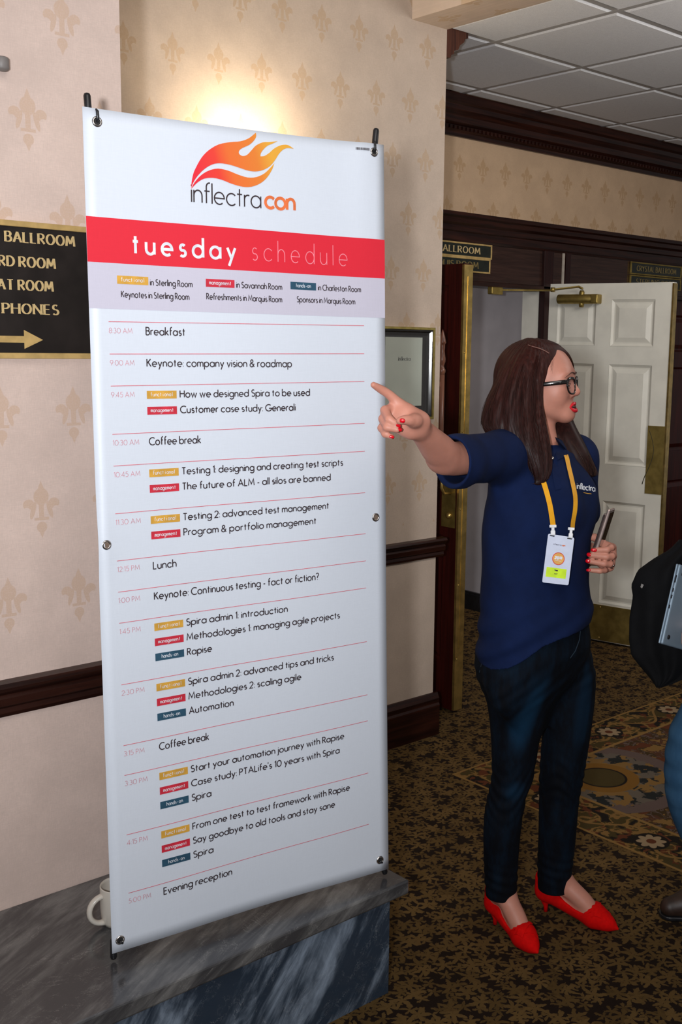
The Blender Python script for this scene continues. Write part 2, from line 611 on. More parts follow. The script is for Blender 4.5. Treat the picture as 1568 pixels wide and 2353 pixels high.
X_, A_ = .64, 1.08
O_ = _arc(.31, .32, .31, .32, 0, 360)
DOT = lambda x, y: [(x - .035, y), (x + .035, y)]
GL = {
    'a': (.62, [O_, [(.62, X_), (.62, 0)]]),
    'b': (.62, [[(0, A_), (0, 0)], O_]),
    'c': (.52, [_arc(.31, .32, .31, .32, 42, 318)]),
    'd': (.62, [O_, [(.62, A_), (.62, 0)]]),
    'e': (.60, [[(.0, .32), (.60, .32)] + _arc(.30, .32, .30, .32, 5, 310)]),
    'f': (.32, [[(.12, 0), (.12, .86)] + _arc(.30, .86, .18, .22, 175, 75), [(0, X_), (.32, X_)]]),
    'g': (.62, [O_, [(.62, X_), (.62, -.08)] + _arc(.32, -.08, .30, .28, 0, -150)]),
    'h': (.48, [[(0, A_), (0, 0)], [(0, .34)] + _arc(.24, .36, .24, .28, 180, 0) + [(.48, 0)]]),
    'i': (.0, [[(0, X_), (0, 0)], DOT(0, .87)]),
    'j': (.06, [[(.06, X_), (.06, -.2)] + _arc(-.06, -.2, .12, .14, 0, -100), DOT(.06, .87)]),
    'k': (.42, [[(0, A_), (0, 0)], [(.40, X_), (0, .24)], [(.12, .34), (.44, 0)]]),
    'l': (.0, [[(0, A_), (0, 0)]]),
    'm': (.78, [[(0, X_), (0, 0)], [(0, .36)] + _arc(.195, .40, .195, .24, 180, 0) + [(.39, 0)], [(.39, .36)] + _arc(.585, .40, .195, .24, 180, 0) + [(.78, 0)]]),
    'n': (.48, [[(0, X_), (0, 0)], [(0, .34)] + _arc(.24, .36, .24, .28, 180, 0) + [(.48, 0)]]),
    'o': (.62, [O_]),
    'p': (.62, [[(0, X_), (0, -.38)], O_]),
    'q': (.62, [[(.62, X_), (.62, -.38)], O_]),
    'r': (.28, [[(0, X_), (0, 0)], [(0, .34)] + _arc(.22, .38, .22, .26, 180, 65)]),
    's': (.36, [_arc(.19, .47, .15, .16, 40, 250) + _arc(.19, .165, .17, .165, 80, -140)]),
    't': (.32, [[(.15, .92), (.15, 0)], [(0, X_), (.31, X_)]]),
    'u': (.48, [[(0, X_), (0, .26)] + _arc(.24, .26, .24, .26, 180, 360) + [(.48, X_)], [(.48, X_), (.48, 0)]]),
    'v': (.48, [[(0, X_), (.24, 0), (.48, X_)]]),
    'w': (.78, [[(0, X_), (.2, 0), (.39, .60), (.58, 0), (.78, X_)]]),
    'x': (.44, [[(0, X_), (.44, 0)], [(.44, X_), (0, 0)]]),
    'y': (.50, [[(0, X_), (.26, .03)], [(.50, X_), (.10, -.38)]]),
    'z': (.42, [[(0, X_), (.42, X_), (0, 0), (.42, 0)]]),
    'A': (.74, [[(0, 0), (.37, 1), (.74, 0)], [(.14, .34), (.60, .34)]]),
    'B': (.48, [[(0, 0), (0, 1), (.22, 1)] + _arc(.22, .77, .22, .23, 90, -90) + [(.0, .54)], [(.24, .54)] + _arc(.22, .27, .27, .27, 90, -90) + [(0, 0)]]),
    'C': (.78, [_arc(.5, .5, .5, .5, 50, 310)]),
    'D': (.68, [[(0, 0), (0, 1), (.18, 1)] + _arc(.18, .5, .5, .5, 90, -90) + [(0, 0)]]),
    'E': (.42, [[(.42, 1), (0, 1), (0, 0), (.42, 0)], [(0, .52), (.38, .52)]]),
    'F': (.40, [[(.40, 1), (0, 1), (0, 0)], [(0, .52), (.36, .52)]]),
    'G': (.92, [_arc(.5, .5, .5, .5, 50, 350) + [(.97, .42), (.55, .42)]]),
    'H': (.62, [[(0, 1), (0, 0)], [(.62, 1), (.62, 0)], [(0, .54), (.62, .54)]]),
    'I': (.0, [[(0, 0), (0, 1)]]),
    'J': (.30, [[(.30, 1), (.30, .2)] + _arc(.1, .2, .2, .2, 0, -120)]),
    'K': (.54, [[(0, 1), (0, 0)], [(.50, 1), (0, .42)], [(.15, .58), (.56, 0)]]),
    'L': (.40, [[(0, 1), (0, 0), (.40, 0)]]),
    'M': (.86, [[(0, 0), (.10, 1), (.43, .22), (.76, 1), (.86, 0)]]),
    'N': (.66, [[(0, 0), (0, 1), (.66, 0), (.66, 1)]]),
    'O': (1.0, [_arc(.5, .5, .5, .5, 0, 360)]),
    'P': (.46, [[(0, 0), (0, 1), (.20, 1)] + _arc(.20, .74, .26, .26, 90, -90) + [(0, .48)]]),
    'Q': (1.0, [_arc(.5, .5, .5, .5, 0, 360), [(.6, .3), (.98, -.06)]]),
    'R': (.50, [[(0, 0), (0, 1), (.20, 1)] + _arc(.20, .75, .25, .25, 90, -90) + [(0, .5)], [(.18, .5), (.52, 0)]]),
    'S': (.48, [_arc(.25, .76, .21, .24, 40, 250) + _arc(.25, .26, .25, .26, 75, -145)]),
    'T': (.52, [[(0, 1), (.52, 1)], [(.26, 1), (.26, 0)]]),
    'U': (.62, [[(0, 1), (0, .31)] + _arc(.31, .31, .31, .31, 180, 360) + [(.62, 1)]]),
    'V': (.68, [[(0, 1), (.34, 0), (.68, 1)]]),
    'W': (1.0, [[(0, 1), (.26, 0), (.5, .9), (.74, 0), (1.0, 1)]]),
    'X': (.60, [[(0, 1), (.6, 0)], [(.6, 1), (0, 0)]]),
    'Y': (.62, [[(0, 1), (.31, .5), (.62, 1)], [(.31, .5), (.31, 0)]]),
    'Z': (.56, [[(0, 1), (.56, 1), (0, 0), (.56, 0)]]),
    '0': (.66, [_arc(.33, .5, .33, .5, 0, 360)]),
    '1': (.16, [[(0, .84), (.16, 1), (.16, 0)]]),
    '2': (.50, [_arc(.25, .73, .25, .27, 165, -35) + [(0, 0), (.50, 0)]]),
    '3': (.46, [_arc(.22, .76, .22, .24, 140, -90), _arc(.22, .26, .25, .26, 90, -145)]),
    '4': (.60, [[(.46, 0), (.46, 1), (0, .26), (.60, .26)]]),
    '5': (.48, [[(.44, 1), (.10, 1), (.05, .58)] + _arc(.22, .31, .26, .31, 115, -140)]),
    '6': (.56, [_arc(.28, .3, .28, .3, 0, 360), [(.02, .38), (.36, 1)]]),
    '7': (.50, [[(0, 1), (.50, 1), (.12, 0)]]),
    '8': (.50, [_arc(.25, .76, .21, .24, 0, 360), _arc(.25, .26, .25, .26, 0, 360)]),
    '9': (.56, [_arc(.28, .7, .28, .3, 0, 360), [(.54, .62), (.20, 0)]]),
    ':': (.0, [DOT(0, .06), DOT(0, .55)]),
    '.': (.0, [DOT(0, .03)]),
    "'": (.0, [[(0, A_), (0, .85)]]),
    '-': (.28, [[(0, .34), (.28, .34)]]),
    '?': (.42, [_arc(.2, .78, .2, .24, 160, -60) + [(.2, .45), (.2, .28)], DOT(.2, .05)]),
    '&': (.66, [[(.64, 0), (.14, .66)] + _arc(.28, .80, .17, .20, 200, -20) + [(.40, .62)] + _arc(.25, .26, .25, .26, 110, 330) + [(.62, .46)]]),
}


def ribbon(pts, w, closed, wf=None):
    n = len(pts)
    L, R = [], []
    for i in range(n):
        if closed:
            p0, p1 = pts[(i - 1) % n], pts[(i + 1) % n]
        else:
            p0, p1 = pts[max(i - 1, 0)], pts[min(i + 1, n - 1)]
        q = pts[i]
        d0 = (q[0] - p0[0], q[1] - p0[1])
        d1 = (p1[0] - q[0], p1[1] - q[1])
        l0, l1 = math.hypot(*d0) or 1, math.hypot(*d1) or 1
        if math.hypot(*d0) < 1e-9:
            d0, l0 = d1, l1
        if math.hypot(*d1) < 1e-9:
            d1, l1 = d0, l0
        n0, n1 = (-d0[1] / l0, d0[0] / l0), (-d1[1] / l1, d1[0] / l1)
        m = (n0[0] + n1[0], n0[1] + n1[1])
        ml = math.hypot(*m) or 1
        m = (m[0] / ml, m[1] / ml)
        c = max(0.45, m[0] * n0[0] + m[1] * n0[1])
        ww = w
        if wf:
            ww = w * wf(abs(m[0]))
        h = ww / 2 / c
        ex = (0, 0)
        L.append((q[0] + m[0] * h + ex[0], q[1] + m[1] * h + ex[1]))
        R.append((q[0] - m[0] * h + ex[0], q[1] - m[1] * h + ex[1]))
    return L, R


LAYER, STEP = [], [0]      # strokes that cross are kept a hair apart in depth
SERIF_W = dict(O=.72, C=.80, D=.92, M=.92, A=.92, R=1.12, L=1.15, E=1.15, B=1.1, S=.95, P=1.1, T=1.15, Y=1.0)


def text_width(s, gap, mono=None, serif=False):
    x = 0
    for ch in s:
        if ch == ' ':
            x += (mono or .30)
            continue
        x += (mono if mono else GL[ch][0] * (SERIF_W.get(ch, 1.0) if serif else 1.0) + gap)
    return x - (0 if mono else gap)


def text_polys(s, u0, u1, v0, cap, w, gap=.20, mono=None, serif=False):
    """list of (verts2d, faces) for text fitted between u0 and u1 on baseline v0; w = stroke width in metres"""
    tw = text_width(s, gap, mono, serif)
    sx = (u1 - u0 - w) / tw
    V, F = [], []
    LAYER.clear()
    x = 0.0
    wf = (lambda m: 0.35 + 0.75 * m) if serif else None

    def add(st, ww, wfun):
        closed = len(st) > 3 and math.hypot(st[0][0] - st[-1][0], st[0][1] - st[-1][1]) < 1e-6
        if closed:
            st = st[:-1]
        P = [(u0 + w / 2 + (x + mo + p[0] * gs) * sx, v0 + w * .3 + p[1] * (cap - w * .6)) for p in st]
        L, R = ribbon(P, ww, closed, wfun)
        b0 = len(V)
        STEP[0] += 1
        LAYER.extend([STEP[0] % 7] * (2 * len(P)))
        n = len(P)
        V.extend(L)
        V.extend(R)
        for i in range(n if closed else n - 1):
            j = (i + 1) % n
            F.append((b0 + i, b0 + n + i, b0 + n + j, b0 + j))
    for ch in s:
        if ch == ' ':
            x += (mono or .30)
            continue
        gw, strokes = GL[ch]
        mo, gs = 0.0, (SERIF_W.get(ch, 1.0) if serif else 1.0)
        if mono:
            gs = min(1.0, (mono * .74) / max(gw, .01)) if gw > 0.4 else 1.0
            mo = (mono - gw * gs) / 2
        for st in strokes:
            if not serif:
                add(st, w, wf)
                continue
            # split at sharp corners so stems stay even, then foot the stems
            parts_, cur = [], [st[0]]
            for k in range(1, len(st)):
                cur.append(st[k])
                if k < len(st) - 1:
                    d0 = (st[k][0] - st[k - 1][0], st[k][1] - st[k - 1][1])
                    d1 = (st[k + 1][0] - st[k][0], st[k + 1][1] - st[k][1])
                    if d0[0] * d1[0] + d0[1] * d1[1] < .6 * math.hypot(*d0) * math.hypot(*d1):
                        parts_.append(cur)
                        cur = [st[k]]
            parts_.append(cur)
            for q in parts_:
                add(q, w, wf)
                if len(q) == 2 and abs(q[0][0] - q[1][0]) < .45 * abs(q[0][1] - q[1][1]):
                    for p in q:
                        if p[1] in (0, 1):
                            yy = p[1] + (.02 if p[1] == 0 else -.02)
                            add([(p[0] - .12, yy), (p[0] + .12, yy)], w * .36, None)
        x += (mono if mono else gw * gs + gap)
    return V, F


def text_obj(name, s, mapper, u0, u1, v0, cap, w, mat, parent, gap=.20, mono=None, serif=False):
    V, F = text_polys(s, u0, u1, v0, cap, w, gap, mono, serif)
    return mesh_obj(name, [Vector(mapper(u, v)) - CF * (.00004 * k) for (u, v), k in zip(V, LAYER)], F, mat, parent)


def serif_lettering(name, s, X0, X1, Y, z0, cap, w, mat, parent):
    return text_obj(name, s, lambda u, v: (u, Y, v), X0, X1, z0, cap, w, mat, parent, gap=.26, serif=True)

# ================================================================== THE SETTING
YL, YB, YD = 2.477, 3.295, 4.17      # planes of the left wall, the recessed wall and the wall with the doors
XC, XE = 1.321, 3.19                 # corner of the left wall, end of the recessed wall

fl = struct(B().box(-6, 12, -6, 10, -0.10, 0).obj('floor', M_carpet))
inl = B()
inl.box(2.935, 5.3, 0.2, 2.912, 0.0, 0.0015)
inl.obj('carpet_inlay', M_inlay, fl)

struct(B().box(-2.2, XC, YL, 4.4, 0, 3.6).obj('wall_left', M_wall_l))
struct(B().box(XC, XE, YB, YD + .02, 0, 3.6).obj('wall_back', M_wall_b))
# far wall: above the doors, with the two doorways cut out
wf = B()
wf.box(XE - .02, 8.6, YD, YD + .14, 2.235, 3.3)
wf.box(XE - .02, 3.39, YD, YD + .14, 0, 2.235)
wf.box(7.0, 8.6, YD, YD + .14, 0, 2.235)
wf.box(4.93, 5.03, YD, YD + .14, 0, 2.235)
struct(wf.obj('wall_far', M_wall_f))
# room behind the doorway
struct(B().box(4.97, 5.10, YD + .14, 9, 0, 2.9).obj('wall_ballroom_side', M_roomwall))
struct(B().box(1.5, 5.10, 9, 9.1, 0, 2.9).obj('wall_ballroom_end', M_roomwall))
struct(B().box(4.945, 4.97, YD + .14, 9, 0, 0.10).box(4.952, 4.97, YD + .14, 9, 0.10, 0.115).obj('baseboard_ballroom', M_black))
struct(B().box(1.5, 5.1, YD + .14, 9.1, 2.80, 2.9).obj('ceiling_ballroom', M_roomwall))
# wallpapered beam under the ceiling
struct(B().box(3.0, XE, -3.0, YB, 2.938, 3.6).obj('trim_beam', M_beam))

# suspended ceiling of the corridor: tiles one by one between metal runners
ce = struct(B().box(XE, 9.0, -1.5, YD, 2.985, 3.05).obj('ceiling', M_grid))
GX = [2.922 + .573 * i for i in range(11)]
GY = [1.424 + .631 * i for i in range(5)]
tile_cache = {}
for i in range(len(GX) - 1):
    for j in range(len(GY)):
        x0, x1, y0 = GX[i], GX[i + 1], GY[j]
        y1 = y0 + .631
        x0c, y1c = max(x0, XE + .005), min(y1, YD - .085)
        if x1 - x0c < .05 or y1c - y0 < .05:
            continue
        key = (round(x1 - x0c, 3), round(y1c - y0, 3))
        if key not in tile_cache:
            w, d = key
            t = B()
            g, bv, zb, zt = .0065, .020, -.006, .012
            vs = []
            for (ins, z) in ((g, zt), (g, .004), (g + bv, zb)):
                vs.append([t.bm.verts.new((x, y, z)) for x, y in ((ins, ins), (w - ins, ins), (w - ins, d - ins), (ins, d - ins))])
            for a, b_ in zip(vs, vs[1:]):
                for k in range(4):
                    t.bm.faces.new((a[k], a[(k + 1) % 4], b_[(k + 1) % 4], b_[k]))
            t.bm.faces.new(vs[-1])
            t.bm.faces.new(vs[0][::-1])
            o = t.obj('ceiling_tile', M_tile)
            tile_cache[key] = o
        else:
            o = tile_cache[key].copy()
            C.objects.link(o)
        o.location = (x0c, y0, 2.953)
        o.parent = ce
for i, x in enumerate(GX):
    if x > XE:
        B().box(x - .0125, x + .0125, 1.0, YD - .08, 2.951, 2.985).obj('ceiling_runner', M_grid, ce)
for j, y in enumerate(GY):
    B().box(XE, 8.7, y - .0125, y + .0125, 2.9515, 2.985).obj('ceiling_runner', M_grid, ce)

# crown moulding on the far wall and its return on the end of the recessed wall
CROWN = [(0, 0), (.018, 0), (.022, .020), (.034, .030), (.034, .050), (.052, .062), (.060, .092), (.078, .118), (.084, .140), (.096, .150), (.096, .192), (0, .192)]
cr = B()
cr.prism([(YD - p[0], 2.757 + p[1]) for p in CROWN], 'x', XE, 8.6)
crown = struct(cr.obj('trim_crown_far', M_mah))
dn = B()
for k in range(120):
    x = XE + .03 + k * .030
    dn.box(x, x + .014, YD - .046, YD - .030, 2.787, 2.803)
o = dn.obj('dentil_row', M_mah, crown)
o['kind'] = 'stuff'
cr = B()
cr.prism([(XE + .001 + p[0] * 1.25, 2.835 + p[1] * .62) for p in CROWN], 'y', YB + .001, YD - .1)
struct(cr.obj('trim_crown_end', wood('mahogany_crown_end', (0.03, .007, .004), (.10, .03, .014), axis='z')))

# lintel moulding over both doorways
LINT = [(0, 0), (.022, 0), (.026, .012), (.026, .050), (.036, .056), (.036, .084), (.054, .096), (.060, .118), (.074, .126), (.074, .146), (0, .152)]
lt = B()
lt.prism([(YD - p[0], 2.228 + p[1]) for p in LINT], 'x', XE, 8.6)
struct(lt.obj('trim_lintel', M_mah))

# dark transom boards above the doors
tr = B()
tr.box(XE, 4.817, YD - .012, YD + .02, 2.03, 2.232)
tr.box(4.90, 7.0, YD - .012, YD + .02, 2.03, 2.232)
struct(tr.obj('trim_transom', M_panel))
B().box(4.817, 4.90, YD - .030, YD + .02, 2.015, 2.232, .004).obj('trim_transom_post', M_mahz)
bpy.data.objects['trim_transom_post']['kind'] = 'structure'
struct(B().box(5.015, 5.06, YD - .024, YD, 2.015, 2.232, .003).obj('trim_transom_batten', M_mahz))
struct(B().box(4.992, 5.010, YD - .018, YD, 2.015, 2.232).obj('trim_transom_strip', simple('pale_strip', (.42, .36, .30), .5)))
struct(B().box(XE, 7.0, YD - .03, YD + .14, 2.008, 2.034, .003).obj('trim_door_head', M_mah))
# jambs
for nm, x0, x1 in (('left', 3.385, 3.440), ('middle', 4.835, 4.93), ('right', 5.03, 5.075), ('end', 6.985, 7.03)):
    struct(B().box(x0, x1, YD - .025, YD + .02, 0, 2.01, .004).obj('trim_jamb_' + nm, M_mahz))
    if x0 < 5:
        struct(B().box(x0 + .004, x1 - .004, YD + .02, YD + .15, 0, 2.01, .004).obj('trim_white_jamb_' + nm, M_white))
# chair rails and baseboards
RAIL = [(0, 0), (.010, 0), (.014, .010), (.012, .022), (.022, .030), (.024, .048), (.018, .056), (.030, .066), (.036, .076), (.030, .086), (0, .088)]
BASE = [(0, 0), (.022, 0), (.022, .135), (.018, .145), (.020, .165), (.012, .178), (.008, .189), (0, .190)]


def moulding(name, prof, x0, x1, Y, z0, mat, sc=1.0):
    b = B()
    b.prism([(Y - p[0], z0 + p[1] * sc) for p in prof], 'x', x0, x1)
    return struct(b.obj(name, mat))


moulding('trim_chair_rail_left', RAIL, -2.2, XC + .02, YL, .806, M_mah)
moulding('trim_chair_rail_back', RAIL, XC, XE + .035, YB, .795, M_mah, .97)
moulding('baseboard_back', BASE, XC, XE + .022, YB, 0, M_mah)


# ------------------------------------------------------------------ doors
def panelled_door(name, hinge, rz, w, h, mat, cols, rows, label, cat='door', th=.042, sides=(1,), group=None):
    """leaf in local x 0..w from the hinge, thickness in y; panels on the faces in sides (+1 = +y face)"""
    root = empty(name, hinge, rz)
    tag(root, label, cat, group)
    Mx = Matrix.Translation(Vector(hinge)) @ Matrix.Rotation(rz, 4, 'Z')
    b = B()
    t = th / 2
    xs = [0] + [v for c in cols for v in c] + [w]
    zs = [0] + [v for r in rows for v in r] + [h]
    b.box(0, w, -t + .011, t - .011, 0, h, 0, Mx)
    for s in sides:
        y0, y1 = (t - .011, t) if s > 0 else (-t, -t + .011)
        for k in range(0, len(xs), 2):
            b.box(xs[k], xs[k + 1], y0, y1, 0, h, 0, Mx)
        for k in range(0, len(zs), 2):
            for c in cols:
                b.box(c[0], c[1], y0, y1, zs[k], zs[k + 1], 0, Mx)
    for s in (1, -1):
        if s not in sides:
            y0, y1 = (t - .011, t) if s > 0 else (-t, -t + .011)
            b.box(0, w, y0, y1, 0, h, 0, Mx)
    b.obj('door_leaf', mat, root)
    for s in sides:
        for c in cols:
            for r in rows:
                p = B()
                yb, yf, ym = s * (t - .0112), s * (t - .001), s * (t - .009)
                rings = []
                for ins, y in ((.001, s * (t - .001)), (.014, yb + s * .001), (.022, yb + s * .001), (.048, yf), ):
                    rings.append([p.bm.verts.new(Mx @ Vector(q)) for q in ((c[0] + ins, y, r[0] + ins), (c[1] - ins, y, r[0] + ins), (c[1] - ins, y, r[1] - ins), (c[0] + ins, y, r[1] - ins))])
                for a, b2 in zip(rings, rings[1:]):
                    for k in range(4):
                        p.bm.faces.new((a[k], a[(k + 1) % 4], b2[(k + 1) % 4], b2[k]))
                p.bm.faces.new(rings[-1])
                p.obj('door_panel', mat, root)
    return root, Mx, t


# white ballroom side of the open right-hand leaf
ang = math.atan2(3.425 - 4.165, 5.062 - 4.893)
Wd = math.hypot(5.062 - 4.893, 3.425 - 4.165)
cols = [(Wd - .690, Wd - .448), (Wd - .355, Wd - .100)]
rows = [(.224, .820), (1.030, 1.590), (1.690, 1.945)]
d1, Mx, t = panelled_door('door', (4.893, 4.165, .012), ang, Wd, 2.035, M_white, cols, rows,
                          'open off-white panelled door with brass closer and kick plate', sides=(-1,))
bb = B()
bb.box(Wd - .002, Wd + .004, -t - .004, t + .004, .004, 2.03, 0, Mx)
bb.box(Wd - .006, Wd + .001, -t - .004, -t, .004, 2.03, 0, Mx)
bb.obj('brass_edge', M_brass, d1)
B().box(.02, Wd - .01, -t - .003, -t + .001, .004, .213, 0, Mx).obj('kick_plate', M_brass2, d1)['label'] = 'dull brass kick plate'
pp = B().box(Wd - .105, Wd - .004, -t - .003, -t + .001, .885, 1.262, 0, Mx).obj('push_plate', M_brass2, d1)
# curved scuff on the push plate
sc_ = B()
pts = [Mx @ Vector((Wd - .095 + .030 * math.sin(k / 14 * PI * 1.35), -t - .0035, 1.235 - .30 * k / 14)) for k in range(15)]
sc_.tube(pts, [.0025] * 15, 6, True, .25)
sc_.obj('scuff_mark', simple('scuff', (.06, .045, .015), .6), pp)
for x, z in ((.12, .20), (.12, .02), (.42, .20), (.42, .02), (Wd - .03, .20), (Wd - .03, .02)):
    B().lathe([(0, .003), (.004, .002), (.0045, 0)], Mx @ Matrix.Translation((x, -t - .003, z)) @ Matrix.Rotation(PI / 2, 4, 'X'), 8).obj('screw', M_brass, d1)
# small blue smear of paint on the door
B().box(.26, .315, -t - .0008, -t, .950, .958, 0, Mx).obj('blue_smear', simple('blue_smear', (.03, .10, .20), .6), d1)
# closer
cl = B()
cl.lathe([(0, -.13), (.025, -.13), (.027, -.126), (.027, .085), (.024, .09), (0, .09)], Mx @ Matrix.Translation((.22, -t - .032, 1.948)) @ Matrix.Rotation(PI / 2, 4, 'Y'), 20)
cl.box(.300, .345, -t - .060, -t, 1.922, 1.974, .006, Mx)
cl.box(.10, .30, -t - .022, -t, 1.930, 1.965, .004, Mx)
cl.lathe([(0, -.045), (.012, -.045), (.015, -.03), (.015, .038), (.010, .048), (0, .048)], Mx @ Matrix.Translation((.235, -t - .032, 1.948)), 14)
clo = cl.obj('closer_body', M_brass2, d1)
Pv = Mx @ Vector((.235, -t - .032, 2.000))
arm = B()
elb = Vector((4.72, 3.99, 2.005))
arm.tube([Pv, Pv + Vector((0, 0, .006)), Pv.lerp(elb, .12) + Vector((0, 0, .016)), elb], [.009, .009, .008, .008], 8, True, .5)
foot = Vector((4.40, 4.135, 1.992))
arm.tube([elb + Vector((0, 0, -.004)), foot], [.009, .010], 8, True, .6)
arm.lathe([(0, -.012), (.012, -.012), (.012, .012), (0, .012)], Matrix.Translation(elb), 12)
arm.obj('closer_arm', M_brass2, d1)
B().box(4.36, 4.45, 4.112, 4.146, 1.968, 2.008, .005).obj('closer_foot', M_brass2, d1)

# mahogany side of the open left-hand leaf, seen almost edge on
Wr = .745
d2, Mx, t = panelled_door('door', (3.470, 4.165, .012), -PI / 2, Wr, 2.035, M_mahdoor,
                          [(.10, .33), (.42, .65)], [(.224, .820), (1.030, 1.590), (1.690, 1.945)],
                          'open dark red mahogany door with brass edge beside the wall end', sides=(-1,), th=.046)
bb = B()
bb.box(Wr, Wr + .005, -t - .004, t + .004, .004, 2.03, 0, Mx)
bb.box(Wr - .008, Wr + .001, -t - .004, -t, .004, 2.03, 0, Mx)
bb.obj('brass_edge', M_brass, d2)
bb = B()
bb.box(Wr + .0045, Wr + .0075, -.004, .004, .3, 1.98, 0, Mx)
bb.obj('brass_bead', M_brass, d2)
hd = B()
hd.box(Wr - .105, Wr - .02, -t - .004, -t, .86, 1.16, 0, Mx)
hd.obj('handle_plate', M_brass2, d2)
hp = [Mx @ Vector(q) for q in ((Wr - .050, -t - .002, 1.135), (Wr - .050, -t - .045, 1.132), (Wr - .050, -t - .060, 1.11), (Wr - .050, -t - .060, 1.045), (Wr - .050, -t - .045, 1.020), (Wr - .050, -t - .004, 1.018))]
B().tube(hp, .0075, 10).obj('door_handle', M_brass, d2)
B().lathe([(0, .014), (.012, .012), (.016, .004), (.016, 0)], Mx @ Matrix.Translation((Wr - .055, -t - .004, .915)) @ Matrix.Rotation(PI / 2, 4, 'X'), 14).obj('lock_cylinder', M_brass, d2)
for z in (.25, .6, .95, 1.3, 1.65):
    B().lathe([(0, .003), (.004, .002), (.0045, 0)], Mx @ Matrix.Translation((Wr + .005, -.015, z)) @ Matrix.Rotation(PI / 2, 4, 'Y'), 8).obj('screw', M_brass2, d2)

# closed mahogany doors of the second doorway
for k, (x0, lab) in enumerate(((5.08, 'closed dark red mahogany door behind the open white door'), (6.035, 'closed dark red mahogany door at the right edge of the photo'))):
    panelled_door('door', (x0, YD + .035, .012), 0, .948, 2.0, M_mahdoor, [(.11, .42), (.53, .84)],
                  [(.20, .80), (1.00, 1.56), (1.66, 1.90)], lab, sides=(-1,))


# ------------------------------------------------------------------ signs
def framed_sign(name, label, X0, X1, z0, z1, Y, face, frame, fw, depth=.018):
    r = empty(name, ((X0 + X1) / 2, Y, (z0 + z1) / 2))
    tag(r, label, 'sign')
    B().box(X0 + fw * .5, X1 - fw * .5, Y - depth * .75, Y - .001, z0 + fw * .5, z1 - fw * .5).obj('sign_board', face, r)
    b = B()
    b.box(X0, X1, Y - depth, Y - .001, z1 - fw, z1, .0015)
    b.box(X0, X1, Y - depth, Y - .001, z0, z0 + fw, .0015)
    b.box(X0, X0 + fw, Y - depth, Y - .001, z0 + fw, z1 - fw, .0015)
    b.box(X1 - fw, X1, Y - depth, Y - .001, z0 + fw, z1 - fw, .0015)
    b.obj('sign_frame', frame, r)
    return r


YS = YL - .0165
s1 = framed_sign('direction_sign', 'large black direction sign with gold letters and arrow on the left wall', .50, 1.262, 1.648, 1.955, YL, M_signblk, M_gold, .013, .020)
for txt, x0, x1, z in (('CRYSTAL BALLROOM', .870, 1.186, 1.907), ('BOARD ROOM', .938, 1.137, 1.853), ('COAT ROOM', .955, 1.130, 1.801), ('TELEPHONES', .922, 1.141, 1.748)):
    serif_lettering('sign_lettering', txt, x0, x1, YS, z, .0250, .0052, M_goldl, s1)
ar = B()
vs = [ar.bm.verts.new((x, YS, z)) for x, z in ((.60, 1.680), (1.055, 1.680), (1.055, 1.666), (1.100, 1.6870), (1.055, 1.709), (1.055, 1.695), (.60, 1.695))]
ar.bm.faces.new(vs)
bmesh.ops.translate(ar.bm, vec=(0, 0, .004), verts=ar.bm.verts)
ar.obj('sign_arrow', M_gold, s1)

YT = YD - .012
for txt, x0, x1, z, lab, mt, fr in (
        ('CRYSTAL BALLROOM', 3.62, 4.388, 2.152, 'small dark plaque lettered CRYSTAL BALLROOM above the open doorway, nearest the wall end', M_goldl, M_gold),
        ('MARQUIS ROOM', 3.62, 4.378, 2.076, 'small dark plaque lettered MARQUIS ROOM, lower one above the open doorway', M_dimgold, M_gold),
        ('CRYSTAL BALLROOM', 5.64, 6.19, 2.146, 'dim dark plaque lettered CRYSTAL BALLROOM above the white door', M_dimgold, M_brass2),
        ('STERLING ROOM', 5.64, 6.19, 2.066, 'dim dark plaque lettered STERLING ROOM just under another, above the white door', M_dimgold, M_brass2)):
    s = framed_sign('room_plaque', lab, x0, x1, z, z + .0765, YT, M_signgrn, fr, .0085, .014)
    e = .060 if x0 > 5 else .09
    serif_lettering('sign_lettering', txt, x0 + (e if x0 > 5 else (.08 if 'CRYS' in txt else .22)), x1 - e, YT - .0115, z + .021, .036, .0075, mt, s)

# framed notice on the recessed wall
nr = empty('framed_notice', (2.975, YB, 1.575))
tag(nr, 'framed paper notice in a black and gold frame, half hidden behind the banner', 'picture frame')
X0, X1, Z0, Z1 = 2.815, 3.138, 1.388, 1.763


def frame_ring(b, x0, x1, z0, z1, prof):
    """mitred frame: prof = (inset, depth) outer to inner"""
    rings = [[b.bm.verts.new(q) for q in ((x0 + i, YB - d, z0 + i), (x1 - i, YB - d, z0 + i), (x1 - i, YB - d, z1 - i), (x0 + i, YB - d, z1 - i))] for i, d in prof]
    for a, c in zip(rings, rings[1:]):
        for k in range(4):
            b.bm.faces.new((a[k], a[(k + 1) % 4], c[(k + 1) % 4], c[k]))
    return b


frame_ring(B(), X0, X1, Z0, Z1, [(0, .001), (0, .024), (.002, .026), (.009, .026), (.011, .022)]).obj('gold_frame', simple('gold_frame', (.42, .33, .10), .35, .8, 30, .15), nr)
frame_ring(B(), X0, X1, Z0, Z1, [(.011, .022), (.016, .022), (.024, .014), (.034, .010), (.040, .010)]).obj('black_frame', simple('black_frame', (.012, .010, .010), .18, 0, 20, .3, coat=.5), nr)
B().box(X0 + .03, X1 - .03, YB - .009, YB - .002, Z0 + .03, Z1 - .03).obj('mat_board', M_signblk, nr)
pap = B()
px0, px1, pz0, pz1 = 2.876, 3.078, 1.445, 1.722
pap.box(px0, px1, YB - .0105, YB - .0092, pz0, pz1)
pap.obj('paper', simple('paper', (.50, .53, .47), .6, 0, 8, .04), nr)
V, F = text_polys('Inflectra', 2.945, 3.012, 1.628, .016, .0019, .20, None, True)
